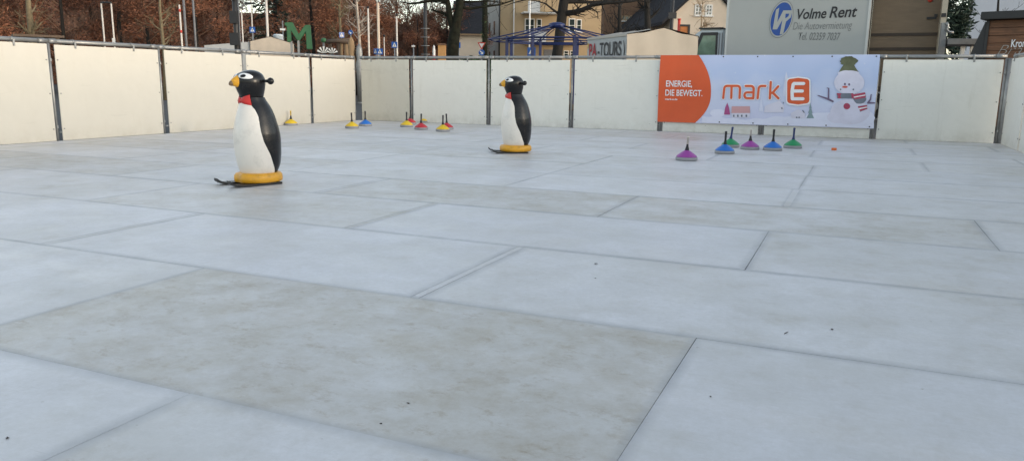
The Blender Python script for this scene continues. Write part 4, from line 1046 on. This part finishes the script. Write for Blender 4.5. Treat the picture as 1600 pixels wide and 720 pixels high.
# ------------------------------------------------------------------ open box trailer with plywood lining
a_ = at(1359, 55, 22.4); b2 = at(1476, 55, 21.6)
t = thing('open_box_trailer', 'open-sided box trailer with brown plywood lining right of the white lorry', 'trailer', (a_.x, a_.y, GZ), math.atan2(b2.y-a_.y, b2.x-a_.x)); OL = (b2-a_).xy.length
zf = .95; zr_ = 4.1; dp = .55
MB().box((.0, dp, zf), (OL-.14, dp+.05, zr_)).build('plywood_wall', M_ply, t)
fl = MB(); fl.box((-.9, .0, zf-.15), (OL, dp+.06, zf-.003)); fl.build('loading_floor', M_rail, t)
rf = MB(); rf.box((-.9, -.02, zr_+.002), (OL, dp+.06, zr_+.1)); rf.build('roof', M_truck, t)
def oz_(py): return at(1420, py, a_.y+.2).z-GZ
for py in (53.5, 76): MB().box((.02, dp-.03, oz_(py)-.06), (OL-.16, dp-.003, oz_(py)+.02)).build('lashing_rail', M_rail, t)
MB().box((OL-.137, .0, zf), (OL, dp+.05, zr_)).build('corner_post', pm('post_cream', (.42, .38, .30), .5, .08, 5), t)
MB().box((-.85, dp-.1, zf), (-.003, dp+.05, zr_)).build('inner_bulkhead', M_rail, t)
lc = MB(); zl = oz_(30); lc.box((OL-.46, dp-.04, zl-.03), (OL-.22, dp-.003, zl+.03)); lc.box((OL-.28, dp-.05, zl+.03), (OL-.20, dp-.003, zl+.10)); lc.build('latch', M_dark, t)
lc = MB(); lc.box((OL-.135, -.03, zl-.02), (OL-.02, -.003, zl+.08)); lc.build('door_catch', M_dark, t)
lm_ = MB(); lm_.ball((OL-.42, dp-.02, oz_(2)), .07, 10); lm_.build('marker_lamp', M_signr, t)
for x in (.2, 1.2):
    w_ = MB(); w_.tube([(x, .05, .4), (x, .3, .4)], .4, 20); w_ = w_.build('wheel', M_rubber, t); MB().tube([(x, .04, .4), (x, .31, .4)], .2, 16).build('rim', M_galv, w_)
# grey lifting gear beside it
D = 20.5; b_ = gp(1472, D)
t = thing('loading_crane', 'grey metal hoist with trough between the trailer and the beer stall', 'hoist', b_, R(-12)); s = D/FPX
def cz_(py): return at(1475, py, D).z-GZ
MB().box((-.09, -.05, 0), (.05, .05, cz_(36))).build('post', M_galv, t)
h_ = MB(); h_.tube([(0, -.07, cz_(36)), (.05, -.07, cz_(40)), (.03, -.07, cz_(47)), (.10, -.07, cz_(51)), (.20, -.07, cz_(51.5))], .035, 8); h_.build('hook_arm', M_galv, t)
tr_ = MB(); tr_.box((.08, -.1, cz_(70)), (.83, .25, cz_(61))); tr_.build('trough', M_galv, t, bevel=.01)
lg_ = MB(); lg_.box((.08, -.12, cz_(72.5)), (.78, .27, cz_(70)-.003)); lg_.build('trough_base', M_dark, t)
for x in (.45, .68): MB().box((x, 0, 0), (x+.09, .09, cz_(72.6))).build('leg', M_wht, t)

# ------------------------------------------------------------------ wooden beer stall
D = 18.0; a_ = at(1542, 55, D); b2 = at(1640, 55, D-.8)
t = thing('beer_stall', 'brown plank beer stall with dark roof and white lettering at the right edge', 'stall', (a_.x, a_.y, GZ), math.atan2(b2.y-a_.y, b2.x-a_.x))
zt_ = at(1542, 32, D).z-GZ
pk = MB(); nz = 14
for i in range(nz):
    z0 = .1+(zt_-.1)*i/nz; z1 = .1+(zt_-.1)*(i+1)/nz-.012; pk.box((0, (i % 2)*.006, z0), (3.2, .06, z1))
pk.box((.01, .061, .1), (3.19, 2.2, zt_)); wl = pk.build('plank_wall', M_plank, t)
rf = MB(); rf.box((-.12, -.25, zt_+.003), (3.4, 2.5, zt_+.17)); rf.build('roof', M_dark, t, bevel=.01)
aw = MB(); aw.add([(-.06, .0, zt_-.03), (-.06, 1.9, zt_-.03), (-.55, 1.9, .9), (-.55, 0, .9), (-.04, .0, zt_-.03), (-.04, 1.9, zt_-.03), (-.04, 1.9, .9), (-.04, 0, .9)],
    [(0, 1, 2, 3), (7, 6, 5, 4), (3, 7, 4, 0), (2, 1, 5, 6), (3, 2, 6, 7), (0, 4, 5, 1)]); aw.build('side_awning', M_dark, t)
MB().box((-.03, -.03, .1), (.03, -.003, zt_)).build('corner_strip', M_dark, t)
ks = D/FPX
zk = at(1577, 74.5, D-.2).z-GZ
text('lettering', 'Krombacher', .235, I_wh, t, .50, zk, -.01, sx=.58, bold=.004)
text('script_lettering', 'Brauerei', .32, pm('script_grey', (.34, .31, .28), .5, .1), t, .26, at(1560, 86, D-.2).z-GZ, -.012, sx=1.1, bold=-.007, shear=.4)

# ------------------------------------------------------------------ blue carousel frame
D = 29.0; cc = at(868, 127, D); k = D/FPX
t = thing('carousel_frame', 'dark blue steel roof frame of a carousel in front of the beige block', 'carousel frame', (cc.x, cc.y, GZ), R(10))
za = at(868, 40, D).z-GZ; ze = at(868, 64, D).z-GZ; RO, RI = 106*k, 78*k
NV = 8; fr_ = []
def oc(r, i, z): a = 2*PI*(i+.14)/NV; return Vector((r*math.cos(a), r*math.sin(a), z))
hubz = za+.10
MB().lathe([(.26, za-.10), (.30, za-.04), (.30, za+.05), (.16, za+.10)], 16).build('hub', M_bluem, t)
for i in range(NV):
    rafter = MB(); rafter.tube([oc(.2, i, za), oc(RO, i, ze)], .024, 6); rafter.tube([oc(.25, i, za-.13), oc(RI, i, ze+.06)], .015, 6); rafter.build('rafter', M_bluem, t)
    p_ = MB(); q0 = oc(RI, i, 0); zq = za+(ze-za)*(RI/RO)-.03
    p_.box((q0.x-.05, q0.y-.05, 0), (q0.x+.05, q0.y+.05, zq)); p_.build('post', M_bluem, t)
    b3 = MB(); b3.tube([oc(RO, i, ze), oc(RO, i+1, ze)], .026, 6); b3.build('eave_beam', M_bluem, t)
    b3 = MB(); b3.tube([oc(RI, i, zq-.1), oc(RI, i+1, zq-.1)], .026, 6); b3.tube([oc(RI, i, ze-.06), oc(RI, i+1, ze-.06)], .022, 6); b3.build('ring_beam', M_bluem, t)
MB().lathe([(RI+.2, -.02), (RI+.25, .02), (RI+.25, .2), (RI+.2, .22)], 32).build('platform', M_wood, t)

# ------------------------------------------------------------------ tent, letter, playground
D = 38.0; k = D/FPX
c0 = at(394, 127, D)
t = thing('cream_tent', 'low cream tent with grey side roof behind the left barrier', 'tent', (c0.x, c0.y, GZ), R(14))
W_ = 62*k/math.cos(R(14)); ze = at(396, 65, D).z-GZ; za = at(424, 57.5, D).z-GZ
fm_ = MB(); fm_.prism([(0, 0), (W_, 0), (W_, ze-.08), (W_*.47, za), (0, ze)], -.01, .02); fm_.build('gable', pm('tent_cream', (.50, .43, .35), .7, .12, 2, bump=.2), t)
rf = MB(); rf.add([(-.03, -.03, ze+.02), (W_*.47, -.03, za+.025), (W_*.47, 5, za+.02), (-.03, 5, ze+.02), (W_+.03, -.03, ze-.06), (W_+.03, 5, ze-.06)], [(0, 1, 2, 3), (1, 4, 5, 2)]); rf.build('roof_sheet', M_tarp_grey_shade, t)
sl = MB(); sl.add([(-.035, .1, ze-.02), (-.035, 4, ze-.02), (-2.1, 4, .9), (-2.1, .1, .9), (-2.1, .1, 0), (-2.1, 4, 0), (-.035, .1, 0), (-.035, 4, 0)], [(0, 1, 2, 3), (3, 2, 5, 4), (0, 3, 4, 6), (1, 7, 5, 2)])
sl.v = [(x, y, at(340, 72, D).z-GZ if abs(z-.9) < .001 else z) for x, y, z in sl.v]; sl.build('side_roof', M_tarp_grey_shade, t)
vt = MB(); vt.lathe([(.24, za-.1), (.24, za+.10), (.27, za+.11), (.20, za+.19), (.05, za+.2)], 14, 0, (W_*.62, 1.2, 0)); vt.build('roof_vent', M_cab, t)
# green letter M
D = 30.0; k = D/FPX; c0 = at(451, 127, D)
t = thing('green_letter', 'big green letter M standing behind the left barrier', 'letter', (c0.x, c0.y, GZ), R(10))
def mx_(px): return (px-451)*k
def mz(py): return at(470, py, D).z-GZ
lm2 = MB(); lm2.prism([(mx_(a), mz(b)) for a, b in [(451.5, 66), (452, 41), (449, 41), (449, 36.5), (460.5, 35.5), (469, 54), (478.5, 39.5), (486.5, 39), (488.5, 77), (480, 77), (479.5, 50), (470.5, 63.5), (466.5, 63.5), (458, 48.5), (457.5, 66)]], -.12, .12)
lm2.build('letter_body', M_grn, t, bevel=.015)
for px in (457.5, 468): MB().box((mx_(px)-.04, -.05, 0), (mx_(px)+.04, .05, mz(62 if px > 460 else 64)-.02)).build('prop', M_galv, t)
# playground frame
D = 33.0; k = D/FPX; c0 = at(508, 127, D)
t = thing('playground_frame', 'dark timber playground frame with green capped post', 'playground frame', (c0.x, c0.y, GZ), R(6))
def gx(px): return (px-508)*k
def gz(py): return at(530, py, D).z-GZ
MB().tube([(0, 0, 0), (0, 0, gz(66))], .045, 8).build('post', M_galv, t)
cpz = MB(); cpz.lathe([(.05, gz(67)), (.11, gz(66)), (.11, gz(62)), (.08, gz(60.5)), (.02, gz(60))], 12); cpz.build('post_cap', M_grn, t)
bm_ = MB(); bm_.tube([(gx(510), 0, gz(66)), (gx(530), -.03, gz(64.5)), (gx(550), 0, gz(66))], .075, 8); bm_.tube([(gx(512), .5, gz(63)), (gx(545), .5, gz(61))], .06, 8); bm_.build('beam', M_wood, t)
for px, w in ((516, .07), (528, .06), (533, .06), (540, .09)): MB().tube([(gx(px), .1, 0), (gx(px)+.03, .1, gz(66.5))], w, 8).build('timber_post', M_wood if px < 530 else M_tim, t)
for i, (px, py, h, lab) in enumerate([(549, 58, .0, 'rough carved timber post right of the playground frame'), (561, 69, 0, 'grey weathered stump with ragged top beside the carved post')]):
    t2 = thing('timber_post', lab, 'post', gp(px, 32.5)); H = at(px, py, 32.5).z-GZ; q = random.Random(i+70)
    cv = MB(); cv.lathe([(.10, 0), (.12, H*.5), (.15, H*.66), (.09, H*.74), (.12, H*.85), (.10, H*.93), (.03, H)], 9, 0, (0, 0, 0), lambda a: 1+.25*math.sin(a*2+1)+.1*math.sin(a*5)); cv.build('shaft', M_tim if i == 0 else M_galv, t2)
    MB().lathe([(.12, -.02), (.15, .02), (.11, .06)], 9).build('footing', M_galv, t2)
for px, r_, lab in ((506, .27, 'larger black and white striped fan behind the left barrier'), (519, .22, 'smaller black and white striped fan under the playground frame')):
    t2 = thing('striped_fan', lab, 'play figure', gp(px, 31), R(8)); zc = at(px, 84, 31).z-GZ; n = 11
    MB().box((-.05, -.03, 0), (.05, .03, zc+.02)).build('stand', M_dark, t2)
    fan = MB()
    for i in range(n):
        a0, a1 = PI*i/n, PI*(i+1)/n; rr_ = r_*(1.0 if i % 2 else .93)
        fan.prism([(0.02*math.cos(a0), zc+.0+.02*math.sin(a0)), (rr_*math.cos(a0), zc+rr_*math.sin(a0)), (rr_*math.cos(a1), zc+rr_*math.sin(a1)), (.02*math.cos(a1), zc+.02*math.sin(a1))][::1], -.04-(i % 2)*.004, .04, i % 2)
    fan.build('fan', [M_stripe_b, M_stripe_w], t2)

# ------------------------------------------------------------------ poles, lamps, signs
def pole(name, label, cat, px, d, pytop, r, mat, extra=None, cap=True, group=None):
    t = thing(name, label, cat, gp(px, d), 0, group); H = at(px, pytop, d).z-GZ
    MB().tube([(0, 0, -.05), (0, 0, H)], [r, r*.85], 10).build('shaft', mat, t)
    MB().lathe([(r*1.6, -.02), (r*1.7, .06), (r*1.2, .09)], 10).build('foot', M_galv, t)
    if extra: extra(t, H)
    return t
def lamp(side):
    def f(t, H):
        a = MB(); a.tube([(0, 0, H-.02), (.05*side, 0, H+.15), (.5*side, 0, H+.25)], .03, 8); a = a.build('arm', M_poleg, t)
        MB().box((.45*side-.25, -.1, H+.22), (.45*side+.25, .1, H+.30)).build('lamp_head', M_dark, a)
    return f
def ball_top(t, H): MB().ball((0, 0, H+.02), .07, 10).build('finial', M_dark, t)
def bands(t, H):
    for z in (H*.72, H*.93): MB().tube([(0, 0, z), (0, 0, z+.10)], .04, 10).build('red_band', M_signr, t)
# pair of posts joined by a bar
D = 34; t = thing('goal_frame', 'two thin white posts joined by a dark bar in front of the brown wood', 'goal frame', gp(170, D)); k = D/FPX
xa, xb = -5.5*k, 9.5*k; H = at(163, 6, D).z-GZ
for x in (xa, xb): MB().tube([(x, 0, 0), (x, 0, H)], .033, 8).build('post', M_polew, t)
MB().tube([(xa-.02, 0, H+.03), ((xa+xb)/2, 0, H+.05), (xb+.02, 0, H+.03)], .035, 8).build('crossbar', M_dark, t)
MB().box((xb-.06, -.06, at(180, 64, D).z-GZ-.1), (xb+.06, -.03, at(180, 60, D).z-GZ)).build('label_plate', M_wht, t)
pole('flag_pole', 'thin red and white post in front of the brown wood', 'pole', 285, 30, 8, .035, M_polew, bands)
pole('flag_pole', 'left one of two tall plain grey poles before the brown wood', 'pole', 292, 36, -60, .055, M_poleg, ball_top)
pole('flag_pole', 'right one of two tall plain grey poles before the brown wood', 'pole', 306.5, 36, -60, .05, M_poleg, ball_top)
def mast_gear(t, H):
    for z, w in ((2.2, .2), (3.0, .16), (3.9, .2), (4.6, .15)): MB().box((-w, -.22, z), (w*.7, .0, z+.45)).build('switch_box', M_dark, t)
    c_ = MB(); c_.tube([(.14, -.05, 0), (.15, -.05, H)], .02, 6); c_.build('cable', M_poleg, t)
pole('utility_mast', 'thick dark mast with boxes left of the cream tent', 'mast', 371, 30, -60, .11, M_dark, mast_gear)
pole('lamp_post', 'thin white lamp post beside the thick dark mast', 'lamp post', 380.5, 40, 14, .035, M_polew, lamp(1))
pole('lamp_post', 'thin white lamp post carrying no sign left of the tent apex', 'lamp post', 396, 46, 0, .04, M_polew, lamp(1))
pole('lamp_post', 'pale thicker lamp post rising above the tent apex', 'lamp post', 419.5, 44, 0, .075, M_polew, lamp(-1))
pole('flag_pole', 'thin pale pole right of the birch', 'pole', 576.5, 42, 13, .055, M_polew, ball_top)
pole('lamp_post', 'tall cream lamp post with short arm in the middle distance', 'lamp post', 592, 40, 5, .075, pm('cream_pole', (.62, .50, .38), .5, .1, 4), lamp(1))
pole('flag_pole', 'short thin pole right of the cream lamp post', 'pole', 600.5, 44, 57, .03, M_polew, ball_top)
pole('flag_pole', 'pale pole directly behind the single blue crossing sign', 'pole', 620.5, 42, 25, .05, M_polew, ball_top)
def rungs(t, H):
    for z in [1.0+.38*i for i in range(7)]: MB().tube([(-.2, -.08, z), (.2, -.08, z)], .018, 6).build('step_iron', M_galv, t)
pole('utility_mast', 'dark mast with climbing irons left of the ivy tree', 'mast', 665, 36, -60, .09, M_dark, rungs)
pole('flag_pole', 'thin white pole in front of the beige block', 'pole', 827, 40, -60, .04, M_wht, ball_top)
pole('utility_mast', 'dark slim mast beside the cream gable', 'mast', 1047.5, 40, -60, .10, M_dark, lambda t, H: MB().box((-.2, -.15, H*.6), (.2, -.08, H*.6+.3)).build('switch_box', M_dark, t))
I_man = pm('symbol_dark', (.02, .03, .08), .5, .1)
def sign(label, px, py, d, wpx, kind='cross', polepx=None, rz=0.0, top=None):
    k = d/FPX; w = wpx*k/2; zc = at(px, py, d).z-GZ
    t = thing('traffic_sign', label, 'traffic sign', gp(px, d), rz)
    MB().tube([(0, .04, 0), (0, .04, zc+w*.9 if top is None else at(px, top, d).z-GZ)], .03, 8).build('sign_post', M_galv, t)
    if kind == 'cross':
        pl = MB(); pl.box((-w, -.012, zc-w), (w, .008, zc+w)); pl = pl.build('sign_panel', M_signb, t, bevel=.004)
        tr = MB(); tr.flat([(-w*.72, zc-w*.62), (w*.72, zc-w*.62), (0, zc+w*.75)], -.017); tr.build('white_triangle', M_wht, pl)
        mn = MB(); y = -.021; mn.stroke([(0, zc+w*.12), (0, zc-w*.15)], w*.16, y); mn.stroke([(0, zc-w*.15), (-w*.22, zc-w*.5)], w*.10, y-.001); mn.stroke([(0, zc-w*.15), (w*.2, zc-w*.5)], w*.10, y-.002); mn.stroke([(-w*.2, zc-w*.05), (w*.18, zc+w*.02)], w*.08, y-.003); mn.stroke([(0, zc+w*.28), (0.001, zc+w*.28)], w*.16, y-.004); mn.build('walking_symbol', I_man, pl)
    elif kind == 'plain':
        MB().box((-w, -.012, zc-w*1.4), (w, .008, zc+w*1.4)).build('sign_panel', M_signb, t, bevel=.004)
    elif kind == 'round':
        pl = MB(); pl.tube([(0, -.012, zc), (0, .008, zc)], w, 24); pl = pl.build('sign_panel', M_signb, t)
        ar = MB(); ar.stroke([(-w*.45, zc+w*.1), (w*.1, zc-w*.35)], w*.28, -.016); ar.stroke([(-w*.1, zc-w*.5), (w*.25, zc-w*.5), (w*.25, zc-w*.1)], w*.22, -.018); ar.build('arrow_symbol', M_wht, pl)
    elif kind == 'grey':
        MB().box((-w, -.01, zc-w*.35), (w, .008, zc+w*.35)).build('sign_panel', M_wht, t, bevel=.004)
    return t
sign('blue pedestrian crossing sign left of the cream tent', 396, 47, 40, 8.5)
sign('white direction board on a thin post left of the green letter', 443, 46.5, 40, 8, 'grey', top=33)
sign('blue crossing sign seen slantwise over the playground frame', 534.5, 55, 38, 8, rz=R(35))
sign('round blue sign with white symbol beside the playground frame', 548.5, 51, 38, 7, 'round')
sign('blue crossing sign turned aside at the foot of the cream lamp post', 587, 80.5, 34, 8.5, rz=R(-40))
sign('blue crossing sign facing the rink right of the cream lamp post', 593.5, 81, 33.5, 9)
sign('lone blue crossing sign on the pale pole', 616.5, 70.5, 38, 9)
sign('small whitish direction board in the dark gap left of the ivy tree', 646, 72.5, 42, 5.5, 'grey')
sign('narrow blue sign turned away right of the ivy trunk', 716.5, 71, 34, 6, 'plain')
t = sign('blue crossing sign on white pole in front of the beige block', 830.5, 81, 30, 12.5)
# yield sign over round arrow sign
D = 30; k = D/FPX; t = thing('traffic_sign', 'red-edged yield sign above a round blue arrow sign', 'traffic sign', gp(752.5, D)); zc = at(752.5, 72, D).z-GZ; w = 6.3*k
MB().tube([(0, .04, 0), (0, .04, zc+.1)], .03, 8).build('sign_post', M_galv, t)
pl = MB(); pl.prism([(-w, zc+w*.8), (0, zc-w*.95), (w, zc+w*.8)], -.012, .008); pl = pl.build('yield_panel', M_signr, t)
MB().flat([(-w*.62, zc+w*.56), (0, zc-w*.5), (w*.62, zc+w*.56)], -.016).build('white_field', M_wht, pl)
zc = at(752.5, 82.5, D).z-GZ; w = 4.6*k
pl = MB(); pl.tube([(0, -.012, zc), (0, .008, zc)], w, 22); pl = pl.build('round_panel', M_signb, t)
ar = MB(); ar.stroke([(-w*.5, zc+w*.5), (w*.3, zc-w*.3)], w*.25, -.016); ar.stroke([(-w*.2, zc-w*.45), (w*.4, zc-w*.4), (w*.4, zc+w*.1)], w*.2, -.018); ar.build('arrow_symbol', M_wht, pl)
# small far things in the gap
t = thing('tan_hut', 'small tan hut with red roof left of the ivy tree', 'hut', gp(690, 48)); H = at(690, 71, 48).z-GZ
MB().box((-.22, 0, 0), (.22, .6, H)).build('wall', M_tan, t); rf = MB(); rf.prism([(-.3, H+.003), (.3, H+.003), (.2, H+.1), (-.2, H+.1)], -.08, .68); rf.build('roof', M_brick, t)
t = thing('white_bollard', 'white bollard left of the small tan hut', 'bollard', gp(678, 46)); H = at(678, 71, 46).z-GZ
MB().lathe([(.08, 0), (.08, H*.9), (.06, H*.97), (.02, H)], 12).build('shaft', M_wht, t); MB().lathe([(.085, H*.7), (.085, H*.8)], 12).build('band', M_signr, t)
# grey flat wooden rack just behind the left barrier
c0 = at(20, 53, 13.2)
t = thing('picnic_table', 'weathered table top showing just over the left barrier', 'table', (c0.x, c0.y, GZ), R(35))
tb = MB()
for i in range(4): tb.box((0, i*.16, 1.40), (.75, i*.16+.14, 1.44))
tb.v = [(x, y, z+c0.z-GZ-1.44) for x, y, z in tb.v]; tb.build('table_top', M_wood, t)
for x in (.08, .62):
    for y in (.05, .52): MB().box((x, y, 0), (x+.06, y+.06, c0.z-GZ-.042)).build('leg', M_wood, t)

# ------------------------------------------------------------------ light
SUN_EL, SUN_AZ = 7.5, 29.0            # azimuth measured clockwise from the photo's right
sd_ = Vector((math.cos(R(SUN_AZ)), -math.sin(R(SUN_AZ)), math.tan(R(SUN_EL)))).normalized()
w = bpy.data.worlds.new('World'); scene.world = w; w.use_nodes = True; nt = w.node_tree
sk = nt.nodes.new('ShaderNodeTexSky'); sk.sky_type = 'NISHITA'; sk.sun_disc = False
sk.sun_elevation = R(SUN_EL); sk.sun_rotation = math.atan2(sd_.x, sd_.y); sk.air_density = 1.0; sk.dust_density = 1.0; sk.ozone_density = 1.0; sk.altitude = 300
hs = nt.nodes.new('ShaderNodeHueSaturation'); hs.inputs['Saturation'].default_value = .52   # sky colours toned down towards grey
nt.links.new(sk.outputs[0], hs.inputs['Color']); nt.links.new(hs.outputs[0], nt.nodes['Background'].inputs[0]); nt.nodes['Background'].inputs[1].default_value = .47
sl = bpy.data.lights.new('sun', 'SUN'); sl.energy = .74; sl.angle = R(2); sl.color = (1, .83, .62)
so = bpy.data.objects.new('sun', sl); col.objects.link(so); so.rotation_euler = sd_.to_track_quat('Z', 'Y').to_euler()

scene.view_settings.view_transform = 'Standard'; scene.view_settings.look = 'None'; scene.view_settings.exposure = 0; scene.view_settings.gamma = 1
scene.render.resolution_x = 1024; scene.render.resolution_y = 460
